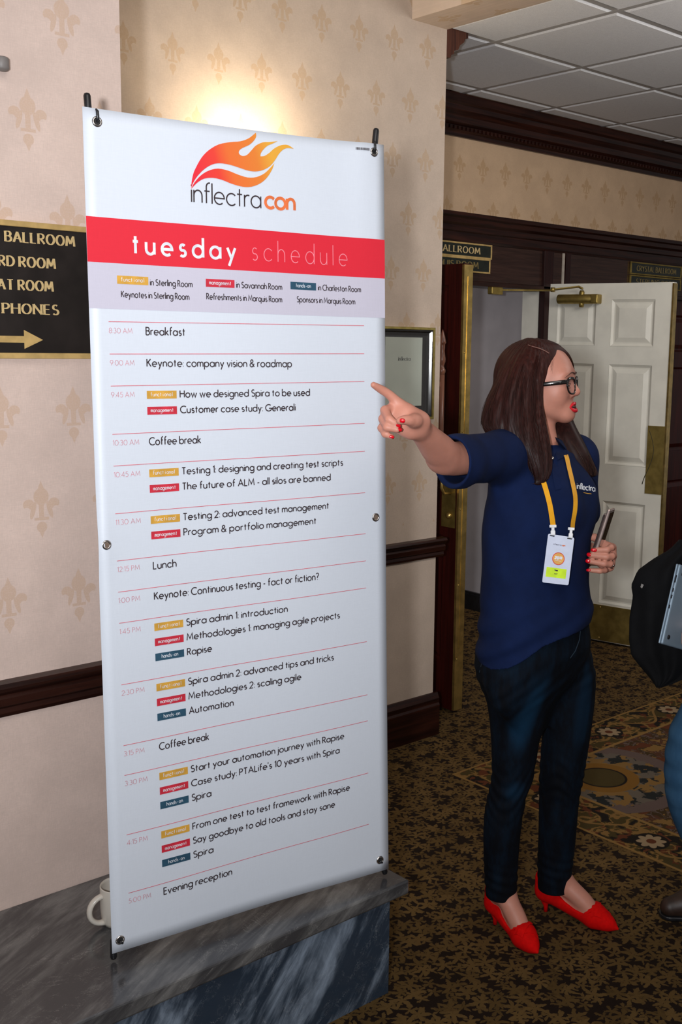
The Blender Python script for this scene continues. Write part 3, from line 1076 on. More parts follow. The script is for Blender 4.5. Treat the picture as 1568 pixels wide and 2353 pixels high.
mesh_obj('notice_lettering', [(u + (v - 1.628) * .22, YB - .0112, v) for u, v in V], F, simple('ink', (.03, .03, .035), .6), nr)


def clear_glass(name, tint=(1, 1, 1), refl=.08):
    m = bpy.data.materials.new(name)
    m.use_nodes = True
    nt = m.node_tree
    nt.nodes.remove(nt.nodes['Principled BSDF'])
    t_, g_, mx_ = (nt.nodes.new('ShaderNodeBsdf' + k) for k in ('Transparent', 'Glossy', 'Transparent'))
    nt.nodes.remove(mx_)
    mx_ = nt.nodes.new('ShaderNodeMixShader')
    t_.inputs[0].default_value = (*tint, 1)
    g_.inputs['Roughness'].default_value = .02
    mx_.inputs[0].default_value = refl
    nt.links.new(t_.outputs[0], mx_.inputs[1])
    nt.links.new(g_.outputs[0], mx_.inputs[2])
    nt.links.new(mx_.outputs[0], nt.nodes['Material Output'].inputs[0])
    return m


gl_m = clear_glass('glazing', (.97, .97, .96), .06)
B().box(X0 + .012, X1 - .012, YB - .0165, YB - .0150, Z0 + .012, Z1 - .012).obj('glass', gl_m, nr)

# turned wooden spindle with finial on the end of the recessed wall
SX, SY = 3.222, YB + .02
sp = empty('turned_spindle', (SX, SY, 1.14))
tag(sp, 'turned brown wooden spindle with pointed finial mounted on the wall end', 'spindle')
f_ = B()
f_.lathe([(0, .160), (.004, .150), (.010, .130), (.0145, .108), (.0155, .102), (.0115, .098), (.0110, .092), (.0110, .080), (.0095, .070), (.0120, .052), (.0145, .036), (.0140, .024), (.0100, .012), (.0085, .004), (.0120, -.004), (.0150, -.010), (.0155, -.018), (.0125, -.024), (.0125, -.03)],
         Matrix.Translation((SX, SY, 1.600)), 24)
f_.obj('finial', M_spindle, sp)
B().lathe([(.0125, 1.572), (.0125, 1.30), (.0125, 1.175), (.0110, 1.168)], Matrix.Translation((SX, SY, 0)), 20).obj('rod', M_spindle, sp)
B().lathe([(0, 1.128), (.006, 1.130), (.0105, 1.140), (.0105, 1.148), (.006, 1.158), (.011, 1.168), (.011, 1.172)], Matrix.Translation((SX - .004, SY - .01, 0)), 20).obj('end_knob', M_spindle, sp)
for z in (1.25, 1.52):
    B().box(XE - .004, SX, SY - .006, SY + .006, z, z + .02).obj('bracket', M_spindle, sp)

# small grey fixture at the left edge of the photo
fx = B().lathe([(0, -.016), (.012, -.014), (.016, -.010), (.016, .010), (.012, .014), (0, .016)], Matrix.Translation((1.026, YL - .018, 2.287)) @ Matrix.Scale(1.0, 4), 18)
fx.box(1.012, 1.040, YL - .012, YL, 2.275, 2.299, .003)
tag(fx.obj('wall_fixture', M_steel), 'small grey wall fixture at the upper left edge of the photo', 'wall fixture')

# wall sconce behind the banner: its light fans up the wallpaper
LX, LZ = 2.20, 2.20
sn = empty('wall_sconce', (LX, YB, LZ))
tag(sn, 'wall sconce glowing on the wallpaper behind the top of the banner', 'lamp')
B().lathe([(0, .012), (.045, .010), (.05, 0)], Matrix.Translation((LX, YB, LZ - .10)) @ Matrix.Rotation(PI / 2, 4, 'X'), 24).obj('backplate', M_brass, sn)
B().tube([(LX, YB - .005, LZ - .10), (LX, YB - .06, LZ - .12), (LX, YB - .125, LZ - .10), (LX, YB - .135, LZ - .05)], .007, 10).obj('arm', M_brass, sn)
sh = B()
sh.lathe([(.085, LZ - .09), (.060, LZ + .08)], Matrix.Translation((LX, YB - .135, 0)), 32, False)
sh.lathe([(.0835, LZ - .09), (.0585, LZ + .08)], Matrix.Translation((LX, YB - .135, 0)), 32, False)
sh.obj('lamp_shade', simple('lamp_shade', (.55, .45, .30), .8, 0, 20, .05), sn)
bm_, bb_ = newmat('bulb_glow', .5)
bb_.inputs['Emission Color'].default_value = (1.0, .78, .45, 1)
bb_.inputs['Emission Strength'].default_value = 30
B().lathe([(0, -.035), (.012, -.03), (.014, -.005), (.022, .012), (.021, .026), (.012, .038), (0, .042)], Matrix.Translation((LX, YB - .135, LZ + .01)), 16).obj('bulb', bm_, sn)
pl = bpy.data.lights.new('sconce_light', 'POINT')
pl.energy = 20.0
pl.color = (1.0, .86, .62)
pl.shadow_soft_size = .025
plo = bpy.data.objects.new('sconce_light', pl)
plo.location = (LX, YB - .135, LZ + .055)
C.objects.link(plo)

# ------------------------------------------------------------------ marble ledge
ZT = .32
lg = empty('marble_ledge', (.2, 2.2, 0))
tag(lg, 'low grey veined marble ledge with overhanging top along the left wall', 'ledge')
B().box(-2.2, 1.769, 1.972, YL - .001, 0, .281).obj('marble_base', M_marble_f, lg)
tp = B().box(-2.2, 1.806, 1.938, YL - .0005, .281, ZT, .005)
tp.obj('marble_top', M_marble_t, lg)

# mug on the ledge
mx, my = 1.141, 2.240
mg = empty('mug', (mx, my, ZT))
tag(mg, 'cream white ceramic mug on the marble ledge, half hidden by the banner', 'mug')
B().lathe([(.030, 0), (.036, .002), (.0405, .012), (.0425, .04), (.0425, .094), (.0418, .0965), (.0398, .0955), (.0390, .09), (.0388, .04), (.036, .012), (.0, .008)],
          Matrix.Translation((mx, my, ZT + .0005)), 40).obj('mug_body', M_mug, mg)
hdir = Vector((-.98, .08, 0)).normalized()
hp = []
for k in range(15):
    a = PI * .52 - k / 14 * PI * 1.04
    hp.append(Vector((mx, my, ZT + .045)) + hdir * (.040 + .032 * math.cos(a)) + Vector((0, 0, .033 * math.sin(a))))
B().tube(hp, [.0075] + [.0062] * 13 + [.008], 12, True, 1.45, (hdir.y, -hdir.x, 0)).obj('mug_handle', M_mug, mg)

# ================================================================== THE BANNER
BO = Vector((1.0438, 2.0854, .345))
BE = Vector((0.9901, -0.1403, 0.0)).normalized()
BU = Vector((0.0049, 0.0346, 0.9994)).normalized()
BN = BE.cross(BU).normalized()
if BN.dot(CF) > 0:
    BN = -BN                       # towards the photographer
BW, BH = .7352, 1.8180


def bsurf(u, v, off=0.0):
    """point of the hanging sheet at print coordinates u, v (metres from the lower left corner)"""
    t = v / BH
    s = u / BW
    # corners are pulled out, the hems between them sag a little
    du = .0066 * max(0, t) ** 3 * (1 - s) - .0045 * max(0, t) ** 6 * s + .0035 * math.sin(PI * t) * (1 - 2 * s) * .4
    top = math.exp(-(BH - v) / .10)
    bot = math.exp(-v / .08)
    dv = (-.006 * math.sin(PI * s) + .007 * (s - .3)) * top + .002 * math.sin(PI * s) * bot
    dn = .006 * math.sin(PI * s) * top - .010 * math.sin(PI * s) * bot * .5 + .003 * math.sin(3.1 * v + 1.0) * math.sin(PI * s)
    dn += .007 * math.exp(-((s - .93) / .05) ** 2) * math.exp(-(BH - v) / .25) + .002 * math.sin(s * 9 + v * 2.3)
    dn += .006 * math.exp(-s / .03) * math.exp(-((v - .92) / .06) ** 2)
    return BO + BE * (u + du) + BU * (v + dv) + BN * (dn + off)


def sheet(name, u0, u1, v0, v1, off, mat, parent, nu=8, nv=8, thick=0.0):
    vs, fs = [], []
    for j in range(nv + 1):
        for i in range(nu + 1):
            vs.append(bsurf(u0 + (u1 - u0) * i / nu, v0 + (v1 - v0) * j / nv, off))
    for j in range(nv):
        for i in range(nu):
            a = j * (nu + 1) + i
            fs.append((a, a + 1, a + nu + 2, a + nu + 1))
    if thick:
        n = len(vs)
        vs += [v - BN * thick for v in vs]
        fs += [tuple(n + k for k in f[::-1]) for f in fs]
        edge = [i for i in range(nu + 1)] + [(j + 1) * (nu + 1) + nu for j in range(nv)] + [nv * (nu + 1) + nu - 1 - i for i in range(nu)] + [(nv - 1 - j) * (nu + 1) for j in range(nv)]
        for a, b_ in zip(edge, edge[1:]):
            fs.append((b_, a, a + n, b_ + n))
    return mesh_obj(name, vs, fs, mat, parent, smooth=True)


def vinyl(name, col, rough=.42):
    m, b = newmat(name, rough, spec=.35)
    x, y, z = pos()
    w = noise(vec(x * 900.0, y * 900.0, z * 40.0), 1, 1) * .5 + noise(vec(x * 40.0, y * 40.0, z * 900.0), 1, 1) * .5
    lo = tuple(c * .965 for c in col)
    setc(b, mix(w.step(.3, .7), lo, col))
    bump(b, w, .08, .0005)
    return m


M_vin = vinyl('banner_vinyl', (.645, .685, .760))
M_lav = vinyl('banner_lavender', (.55, .525, .62))
M_red = vinyl('banner_red', (.70, .024, .044))
M_ink = simple('banner_ink', (.030, .018, .022), .5)
M_inkw = simple('banner_white_ink', (.70, .72, .78), .5)
M_inkp = simple('banner_pink_ink', (.84, .26, .32), .5)
M_time = simple('banner_time_ink', (.60, .27, .31), .5)
M_rule = simple('banner_rule_ink', (.62, .10, .13), .5)
M_yel = simple('banner_yellow', (.62, .33, .045), .5)
M_chr = simple('banner_chip_red', (.56, .022, .045), .5)
M_tea = simple('banner_teal', (.022, .075, .125), .5)
M_org = simple('banner_orange_ink', (.70, .155, .045), .5)

fm, fb = newmat('flame_print', .5)
_at = fm.node_tree.nodes.new('ShaderNodeAttribute')
_at.attribute_name = 'Col'
fm.node_tree.links.new(_at.outputs[0], fb.inputs['Base Color'])

bs = empty('banner_stand', BO + BE * BW / 2)
tag(bs, 'tall white hanging schedule banner with red heading on its black pole stand', 'banner')
M_sheet = sheet('banner_sheet', 0, BW, 0, BH, 0, M_vin, bs, 28, 64, .0008)
sheet('heading_band', 0, BW, 1.5088, 1.6005, .0006, M_red, M_sheet, 20, 6)
sheet('legend_band', 0, BW, 1.4145, 1.5088, .0005, M_lav, M_sheet, 20, 6)


def btext(name, s, u0, u1, v0, cap, w, mat, gap=.20, mono=None, off=.0014):
    return text_obj(name, s, lambda u, v: bsurf(u, v, off), u0, u1, v0, cap, w, mat, M_sheet, gap, mono)


# flame logo
FL1 = [(0.232, 1.6766), (0.2334, 1.6913), (0.2375, 1.7084), (0.2434, 1.7215), (0.2565, 1.7437), (0.2732, 1.7614), (0.2969, 1.7767), (0.3255, 1.7851), (0.3495, 1.7896), (0.369, 1.7978), (0.3814, 1.8074), (0.3879, 1.8129), (0.3887, 1.8044), (0.3826, 1.7943), (0.3711, 1.784), (0.3549, 1.7757), (0.3466, 1.7688), (0.3464, 1.762), (0.3545, 1.7582), (0.3657, 1.7616), (0.3772, 1.7731), (0.3882, 1.7846), (0.4056, 1.7935), (0.4255, 1.7967), (0.4441, 1.8006), (0.4304, 1.7934), (0.4179, 1.7876), (0.4078, 1.7787), (0.4007, 1.7693), (0.3995, 1.7622), (0.4099, 1.7642), (0.4225, 1.7726), (0.4352, 1.7835), (0.453, 1.7925), (0.4708, 1.7945), (0.486, 1.7875), (0.4707, 1.788), (0.4589, 1.7836), (0.4476, 1.7732), (0.4372, 1.7581), (0.4244, 1.7437), (0.4068, 1.7332), (0.3869, 1.7277), (0.3674, 1.7279), (0.3481, 1.7315), (0.3242, 1.7358), (0.3006, 1.7367), (0.2817, 1.7322), (0.2627, 1.7201), (0.2461, 1.703), (0.2365, 1.6883)]
FL2 = [(0.232, 1.6753), (0.2397, 1.6898), (0.2554, 1.7068), (0.2743, 1.7188), (0.2955, 1.7248), (0.3191, 1.723), (0.3429, 1.7168), (0.367, 1.7128), (0.3891, 1.7158), (0.4091, 1.7256), (0.4243, 1.7393), (0.4351, 1.7509), (0.4293, 1.7364), (0.4164, 1.7177), (0.3987, 1.7029), (0.3764, 1.6935), (0.3544, 1.6914), (0.328, 1.6953), (0.3044, 1.7015), (0.2832, 1.7037), (0.2622, 1.7), (0.2457, 1.6896)]


def smooth_poly(P, n=3):
    out = []
    m = len(P)
    for i in range(m):
        p0, p1, p2, p3 = P[i - 1], P[i], P[(i + 1) % m], P[(i + 2) % m]
        # keep the flame's tips sharp
        def sharp(a, b_, c):
            v1, v2 = (b_[0] - a[0], b_[1] - a[1]), (c[0] - b_[0], c[1] - b_[1])
            return (v1[0] * v2[0] + v1[1] * v2[1]) < 0.15 * math.hypot(*v1) * math.hypot(*v2)
        if sharp(p0, p1, p2):
            p0 = p1
        if sharp(p1, p2, p3):
            p3 = p2
        for k in range(n):
            t = k / n
            out.append(tuple(.5 * (2 * p1[j] + (p2[j] - p0[j]) * t + (2 * p0[j] - 5 * p1[j] + 4 * p2[j] - p3[j]) * t * t + (3 * p1[j] - p0[j] - 3 * p2[j] + p3[j]) * t ** 3) for j in (0, 1)))
    return out


for nm, P in (('flame_upper', FL1), ('flame_lower', FL2)):
    P = smooth_poly(P)
    bm = bmesh.new()
    vs = [bm.verts.new((u, v, 0)) for u, v in P]
    bm.faces.new(vs)
    bmesh.ops.triangulate(bm, faces=bm.faces[:])
    bmesh.ops.subdivide_edges(bm, edges=bm.edges[:], cuts=3, use_grid_fill=True)
    uv = [(v.co.x, v.co.y) for v in bm.verts]
    for v in bm.verts:
        v.co = bsurf(v.co.x, v.co.y, .0015)
    me = bpy.data.meshes.new(nm)
    bm.to_mesh(me)
    bm.free()
    ca = me.color_attributes.new('Col', 'FLOAT_COLOR', 'POINT')
    stops = [(0, (.72, .016, .036)), (.28, (.74, .045, .028)), (.45, (.74, .145, .026)), (.80, (.72, .20, .028)), (1.0, (.74, .36, .040))]
    for i, (u, v) in enumerate(uv):
        t = min(1, max(0, (u - .235) / .20 + (v - 1.74) * 1.5))
        for a, b_ in zip(stops, stops[1:]):
            if t <= b_[0]:
                f = (t - a[0]) / (b_[0] - a[0])
                ca.data[i].color = (*[a[1][k] * (1 - f) + b_[1][k] * f for k in range(3)], 1)
                break
    me.materials.append(fm)
    o = bpy.data.objects.new(nm, me)
    C.objects.link(o)
    put(o, M_sheet)

btext('logo_lettering', 'inflectra', .2312, .4010, 1.6475, .0420, .0030, M_ink, .14)
btext('logo_lettering', 'con', .4080, .4905, 1.6487, .0420, .0068, M_org, .12)['label'] = 'orange lettering'
btext('heading_lettering', 'tuesday', .0955, .3370, 1.5300, .0420, .0060, M_inkw, .46)
btext('heading_lettering', 'schedule', .3750, .6295, 1.5325, .0440, .0018, M_inkp, .46)


def chip(s, u0, v0, w, h):
    mt = {'functional': M_yel, 'management': M_chr, 'hands-on': M_tea}[s]
    o = sheet('tag_box', u0, u0 + w, v0, v0 + h, .0012, mt, M_sheet, 3, 1)
    iw = w * (.80 if s != 'hands-on' else .60)
    c = u0 + w / 2
    btext('tag_lettering', s, c - iw / 2, c + iw / 2, v0 + h * .30, h * .50, .0010, M_inkw, .1, .72, .0020)
    return o


for s, u, v, w in (('functional', .0620, 1.4668, .0688), ('management', .2625, 1.4695, .0688), ('hands-on', .4738, 1.4727, .0688)):
    chip(s, u, v, w, .0172)
for s, a, b_, v in (('in Sterling Room', .1341, .2314, 1.4665), ('Keynotes in Sterling Room', .0695, .2236, 1.4392), ('in Savannah Room', .3350, .4519, 1.4700), ('Refreshments in Marquis Room', .2629, .4514, 1.4418), ('in Charleston Room', .5474, .6662, 1.4733), ('Sponsors in Marquis Room', .4898, .6502, 1.4440)):
    btext('legend_lettering', s, a, b_, v, .0138, .0018, M_ink)

ROWS = [(1.3915, '8:30 AM', .0515, [(None, 'Breakfast', .2121)]),
        (1.3245, '9:00 AM', .0540, [(None, 'Keynote: company vision & roadmap', .4746)]),
        (1.2577, '9:45 AM', .0520, [('functional', 'How we designed Spira to be used', .5220), ('management', 'Customer case study: Generali', .4826)]),
        (1.1563, '10:30 AM', .0590, [(None, 'Coffee break', .2432)]),
        (1.0886, '10:45 AM', .0590, [('functional', 'Testing 1: designing and creating test scripts', .6115), ('management', 'The future of ALM - all silos are banned', .5759)]),
        (.9866, '11:30 AM', .0570, [('functional', 'Testing 2: advanced test management', .5700), ('management', 'Program & portfolio management', .5340)]),
        (.8847, '12:15 PM', .0510, [(None, 'Lunch', .1773)]),
        (.8167, '1:00 PM', .0490, [(None, 'Keynote: Continuous testing - fact or fiction?', .5386)]),
        (.7485, '1:45 PM', .0480, [('functional', 'Spira admin 1: introduction', .4519), ('management', 'Methodologies 1: managing agile projects', .5961), ('hands-on', 'Rapise', .2567)]),
        (.6120, '2:30 PM', .0520, [('functional', 'Spira admin 2: advanced tips and tricks', .5771), ('management', 'Methodologies 2: scaling agile', .4849), ('hands-on', 'Automation', .3073)]),
        (.4752, '3:15 PM', .0470, [(None, 'Coffee break', .2432)]),
        (.4075, '3:30 PM', .0520, [('functional', 'Start your automation journey with Rapise', .6033), ('management', "Case study: PTALife's 10 years with Spira", .5895), ('hands-on', 'Spira', .2452)]),
        (.2708, '4:15 PM', .0480, [('functional', 'From one test to test framework with Rapise', .6181), ('management', 'Say goodbye to old tools and stay sane', .5743), ('hands-on', 'Spira', .2466)]),
        (.1347, '5:00 PM', .0515, [(None, 'Evening reception', .2931)])]
for v, tm, tw, items in ROWS:
    sl = .0055 if v > 1.1 else .0045
    # ruled line across the sheet
    n = 24
    vs = []
    for k in range(n + 1):
        u = .0405 + (.6742 - .0405) * k / n
        vv = v - sl * .6 + sl * 1.2 * k / n
        vs += [bsurf(u, vv - .00062, .0013), bsurf(u, vv + .00062, .0013)]
    mesh_obj('rule_line', vs, [(2 * k, 2 * k + 2, 2 * k + 3, 2 * k + 1) for k in range(n)], M_rule, M_sheet)
    btext('time_lettering', tm, .0405, .0405 + tw, v - .0270, .0112, .0010, M_time)
    for k, (cp, s, ue) in enumerate(items):
        bv = v - .0300 - .0340 * k
        if cp:
            chip(cp, .1203, bv - .0012, .0683, .0170)
            btext('schedule_lettering', s, .1955, ue, bv + .0004, .0162, .0023, M_ink)
        else:
            btext('schedule_lettering', s, .1215, ue, bv + .0002, .0172, .0023, M_ink)

# barcode near the upper right corner
bc = random.Random(3)
u = .653
vs, fs = [], []
while u < .690:
    w = bc.choice((.0006, .0010, .0016))
    k = len(vs)
    vs += [bsurf(u, 1.8005, .0013), bsurf(u + w, 1.8005, .0013), bsurf(u + w, 1.8062, .0013), bsurf(u, 1.8062, .0013)]
    fs.append((k, k + 1, k + 2, k + 3))
    u += w + bc.choice((.0006, .0010))
mesh_obj('barcode', vs, fs, M_ink, M_sheet)


def frame_at(u, v, off=0.0):
    """matrix with z along the sheet normal"""
    m = Matrix.Identity(4)
    for i, a in enumerate((BE, BU, BN)):
        for j in range(3):
            m[j][i] = a[j]
    m.translation = bsurf(u, v, off)
    return m


M_hole = simple('grommet_hole', (.012, .012, .012), .8)
for u, v in ((.0298, 1.7917), (.7045, 1.799), (.0182, .9189), (.7055, .9255), (.0188, .027), (.7085, .031)):
    g = B().lathe([(.0058, .0006), (.0062, .0020), (.0080, .0028), (.0098, .0020), (.0108, .0006)], frame_at(u, v), 24, False)
    g = g.obj('grommet', M_chrome, bs)
    if abs(v - .92) > .1:
        hol = M_hole
    else:
        hol = simple('grommet_dark', (.16, .11, .08), .8)
    B().lathe([(0, .0010), (.0060, .0010)], frame_at(u, v), 16, False).obj('grommet_opening', hol, g)

# black poles crossing behind the sheet, with rubber tips and hooks at the corners
hub = bsurf(.37, .85, -.10)
for u, v, du, dv, hu, hv in ((.0180, 1.8300, -.004, .020, .0298, 1.7917), (.7130, 1.8290, .008, .026, .7045, 1.799), (.0080, -.006, -.002, -.022, .0188, .027), (.7230, -.004, .008, -.022, .7085, .031)):
    top = v > 1
    tip = bsurf(u, v - .035 if top else v + .030, -.014)
    end = bsurf(u + du, v + dv, -.012) if top else bsurf(u + du, v + dv * .62, -.010)
    B().tube([hub, hub.lerp(tip, .5) - BN * .035, tip], .0045, 8).obj('pole_arm', M_black, bs)
    ax = (end - tip).normalized()
    B().tube([tip - ax * .004, tip, end - ax * .006, end - ax * .0015, end], [.0058, .0074, .0074, .0056, .0024], 14).obj('pole_tip', M_black, bs)
    if top:
        pts = [bsurf(hu - .002, hv + .0245, .0015), bsurf(hu - .001, hv + .020, .0055), bsurf(hu, hv + .006, .0050), bsurf(hu + .0005, hv - .0005, .0005)]
    else:
        pts = [bsurf(hu - .002, hv - .001, .001), bsurf(hu, hv - .003, .0045), bsurf(hu + .004, hv - .007, .0045)]
    B().tube(pts, [.0020] + [.0030] * (len(pts) - 2) + [.0028], 8).obj('pole_hook', M_black, bs)
# rear leg of the stand
foot = Vector((1.52, 2.36, ZT + .009))
B().tube([hub, foot], .0050, 8).obj('rear_leg', M_black, bs)
B().tube([foot + (hub - foot).normalized() * .03, foot], [.0075, .0070], 12).obj('leg_cap', M_black, bs)
B().lathe([(0, -.03), (.02, -.03), (.022, -.02), (.022, .02), (.02, .03), (0, .03)], Matrix.Translation(hub), 16).obj('hub', M_black, bs)

# ================================================================== SIGNED-DISTANCE MODELLING
def spl3(pts, n):
    """Catmull-Rom through tuples of any length"""
    out = []
    P = [pts[0]] + list(pts) + [pts[-1]]
    for i in range(1, len(P) - 2):
        for k in range(n):
            t = k / n
            out.append(tuple(.5 * (2 * P[i][j] + (P[i + 1][j] - P[i - 1][j]) * t + (2 * P[i - 1][j] - 5 * P[i][j] + 4 * P[i + 1][j] - P[i + 2][j]) * t * t + (3 * P[i][j] - P[i - 1][j] - 3 * P[i + 1][j] + P[i + 2][j]) * t ** 3) for j in range(len(P[0]))))
    out.append(tuple(pts[-1]))
    return out


class SDF:
    """smooth unions of tapered capsules, ellipsoids and lofts, meshed with surface nets"""

    def __init__(s, vox):
        s.vox = vox
        s.pr = []
        s.post = None

    def _add(s, f, lo, hi, k, op='u'):
        s.pr.append((f, np.array(lo, float) - k, np.array(hi, float) + k, k, op))
        return s

    def cone(s, a, b, ra, rb=None, k=.01, op='u', flat=None):
        """tapered capsule; flat = (direction, factor) squeezes it along a direction"""
        rb = ra if rb is None else rb
        a, b = np.array(a, float), np.array(b, float)
        if flat is not None:
            fd = np.array(Vector(flat[0]).normalized(), float)
            ff = flat[1]

        def f(P):
            ba = b - a
            pa = P - a
            if flat is not None:
                q = pa @ fd
                bq = ba @ fd
                h0 = np.clip((pa @ ba) / max(ba @ ba, 1e-12), 0, 1)
                d = pa - h0[..., None] * ba
                dq = d @ fd
                d = d + fd * (dq * (1 / ff - 1))[..., None]
                return (np.linalg.norm(d, axis=-1) - (ra + (rb - ra) * h0)) * min(1, .5 + ff / 2)
            h = np.clip((pa @ ba) / max(ba @ ba, 1e-12), 0, 1)
            return np.linalg.norm(pa - h[..., None] * ba, axis=-1) - (ra + (rb - ra) * h)
        r = max(ra, rb)
        return s._add(f, np.minimum(a, b) - r, np.maximum(a, b) + r, k, op)

    def chain(s, pts, rads, k=.01, op='u'):
        for i in range(len(pts) - 1):
            s.cone(pts[i], pts[i + 1], rads[i], rads[i + 1], k, op)
        return s

    def limb(s, pts, rads, k=.01, op='u', n=3):
        """one tapered tube through points, without bulges at the joints"""
        P = spl3([tuple(p) + (r,) for p, r in zip(pts, rads)], n)
        A = np.array(P)

        def f(Q):
            D = None
            for i in range(len(A) - 1):
                a, b = A[i, :3], A[i + 1, :3]
                ba = b - a
                pa = Q - a
                h = np.clip((pa @ ba) / max(ba @ ba, 1e-12), 0, 1)
                d = np.linalg.norm(pa - h[..., None] * ba, axis=-1) - (A[i, 3] + (A[i + 1, 3] - A[i, 3]) * h)
                D = d if D is None else np.minimum(D, d)
            return D
        r = A[:, 3].max()
        return s._add(f, A[:, :3].min(0) - r, A[:, :3].max(0) + r, k, op)

    def ell(s, c, r, R=None, k=.01, op='u'):
        """ellipsoid; R = 3x3 rows of local axes"""
        c = np.array(c, float)
        r = np.array(r, float)
        Rm = np.array([list(v) for v in R], float) if R is not None else np.eye(3)

        def f(P):
            q = (P - c) @ Rm.T
            k0 = np.linalg.norm(q / r, axis=-1)
            k1 = np.linalg.norm(q / (r * r), axis=-1)
            return k0 * (k0 - 1) / np.maximum(k1, 1e-9)
        e = np.abs(Rm.T) @ r
        return s._add(f, c - e, c + e, k, op)

    def loft(s, lv, axA, k=.01, op='u', ztrim=.01):
        """stack of elliptic sections: rows (z, x, y, a, b); a along axA (horizontal), b across"""
        L = np.array(sorted(lv), float)
        A = np.array([axA[0], axA[1]], float)
        A /= np.linalg.norm(A)
        Bv = np.array([-A[1], A[0]])
        z0, z1 = L[0, 0], L[-1, 0]
        zz = np.linspace(z0, z1, 160)

        def smooth(c):
            v = np.interp(zz, L[:, 0], L[:, c])
            n = 9
            p = np.concatenate([np.full(n // 2, v[0]), v, np.full(n // 2, v[-1])])
            return np.convolve(p, np.ones(n) / n, 'valid')
        T = [smooth(c) for c in range(1, 5)]

        def f(P):
            z = np.clip(P[..., 2], z0, z1)
            cx, cy, a, b = [np.interp(z, zz, t) for t in T]
            dx, dy = P[..., 0] - cx, P[..., 1] - cy
            qa, qb = (dx * A[0] + dy * A[1]), (dx * Bv[0] + dy * Bv[1])
            k0 = np.sqrt((qa / a) ** 2 + (qb / b) ** 2)
            k1 = np.sqrt((qa / a ** 2) ** 2 + (qb / b ** 2) ** 2)
            d = k0 * (k0 - 1) / np.maximum(k1, 1e-9)
            dz = np.abs(P[..., 2] - z)
            return np.where(dz > 0, np.sqrt(np.maximum(d, 0) ** 2 + dz ** 2) + np.minimum(d, 0) * 0, d)
        r = max(L[:, 3].max(), L[:, 4].max())
        return s._add(f, (L[:, 1].min() - r, L[:, 2].min() - r, z0), (L[:, 1].max() + r, L[:, 2].max() + r, z1), k, op)

    def fn(s, f, lo, hi, k=.01, op='u'):
        return s._add(f, lo, hi, k, op)

    def mesh(s, name, mats, parent=None, colorf=None, relax=1, keep=True):
        h = s.vox
        ups = [p for p in s.pr if p[4] == 'u']
        lo = np.min([p[1] for p in ups], axis=0) - 3 * h
        hi = np.max([p[2] for p in ups], axis=0) + 3 * h
        n = np.ceil((hi - lo) / h).astype(int) + 2
        nb = 24
        ny, nz = int(n[1]) + 8, int(n[2]) + 8
        VV, VK, QQ = [], [], []
        key = lambda i, j, k: (i.astype(np.int64) * ny + j) * nz + k
        for bi in range(0, n[0], nb):
            for bj in range(0, n[1], nb):
                for bk in range(0, n[2], nb):
                    b0 = np.array([bi, bj, bk])
                    p0, p1 = lo + (b0 - 1) * h, lo + (b0 + nb + 1) * h
                    act = [p for p in s.pr if np.all(p[2] + 2 * h > p0) and np.all(p[1] - 2 * h < p1)]
                    if not any(p[4] == 'u' for p in act):
                        continue
                    # quick look at a few points: skip blocks far from the surface
                    gc = [lo[a] + (b0[a] - 1 + np.linspace(0, nb + 2, 5)) * h for a in range(3)]
                    Pc = np.stack(np.meshgrid(*gc, indexing='ij'), -1)
                    dm = None
                    for f, _, _, k, op in act:
                        if op == 'u':
                            d = f(Pc) - k * .5
                            dm = d if dm is None else np.minimum(dm, d)
                    if dm.min() > 6.5 * h * 1.5:
                        continue
                    if dm.max() < -6.5 * h * 1.5 - .06 and s.post is None and all(p[4] == 'u' for p in act):
                        continue
                    g = [lo[a] + (np.arange(b0[a] - 1, b0[a] + nb + 2)) * h for a in range(3)]
                    P = np.stack(np.meshgrid(*g, indexing='ij'), -1)
                    D = None
                    for f, _, _, k, op in act:
                        d = f(P)
                        if D is None:
                            D = d if op == 'u' else np.full(d.shape, 1.0)
                            continue
                        if op == 'u':
                            q = np.maximum(k - np.abs(D - d), 0) / k
                            D = np.minimum(D, d) - q * q * k * .25
                        elif op == 's':
                            q = np.maximum(k - np.abs(D + d), 0) / k
                            D = np.maximum(D, -d) + q * q * k * .25
                        else:
                            q = np.maximum(k - np.abs(D - d), 0) / k
                            D = np.maximum(D, d) + q * q * k * .25
                    if s.post is not None:
                        D = s.post(P, D)
                    S = D < 0
                    if S.all() or not S.any():
                        continue
                    m = D.shape[0] - 1
                    c = np.zeros((m, m, m), int)
                    for dx in (0, 1):
                        for dy in (0, 1):
                            for dz in (0, 1):
                                c += S[dx:dx + m, dy:dy + m, dz:dz + m]
                    mixd = (c > 0) & (c < 8)
                    ci = np.argwhere(mixd)
                    acc = np.zeros((len(ci), 3))
                    cnt = np.zeros(len(ci))
                    cor = [(x, y, z) for x in (0, 1) for y in (0, 1) for z in (0, 1)]
                    vals = {q: D[ci[:, 0] + q[0], ci[:, 1] + q[1], ci[:, 2] + q[2]] for q in cor}
                    for q in cor:
                        for a in range(3):
                            if q[a] == 0:
                                r = list(q)
                                r[a] = 1
                                v0, v1 = vals[q], vals[tuple(r)]
                                cr_ = (v0 < 0) != (v1 < 0)
                                t = np.where(cr_, v0 / np.where(cr_, v0 - v1, 1), 0)
                                pt = np.tile(np.array(q, float), (len(ci), 1))
                                pt[:, a] += t
                                acc += pt * cr_[:, None]
                                cnt += cr_
                    acc /= cnt[:, None]
                    gi = ci + b0 - 1
                    VV.append(lo + (gi + acc) * h)
                    VK.append(key(gi[:, 0], gi[:, 1], gi[:, 2]))
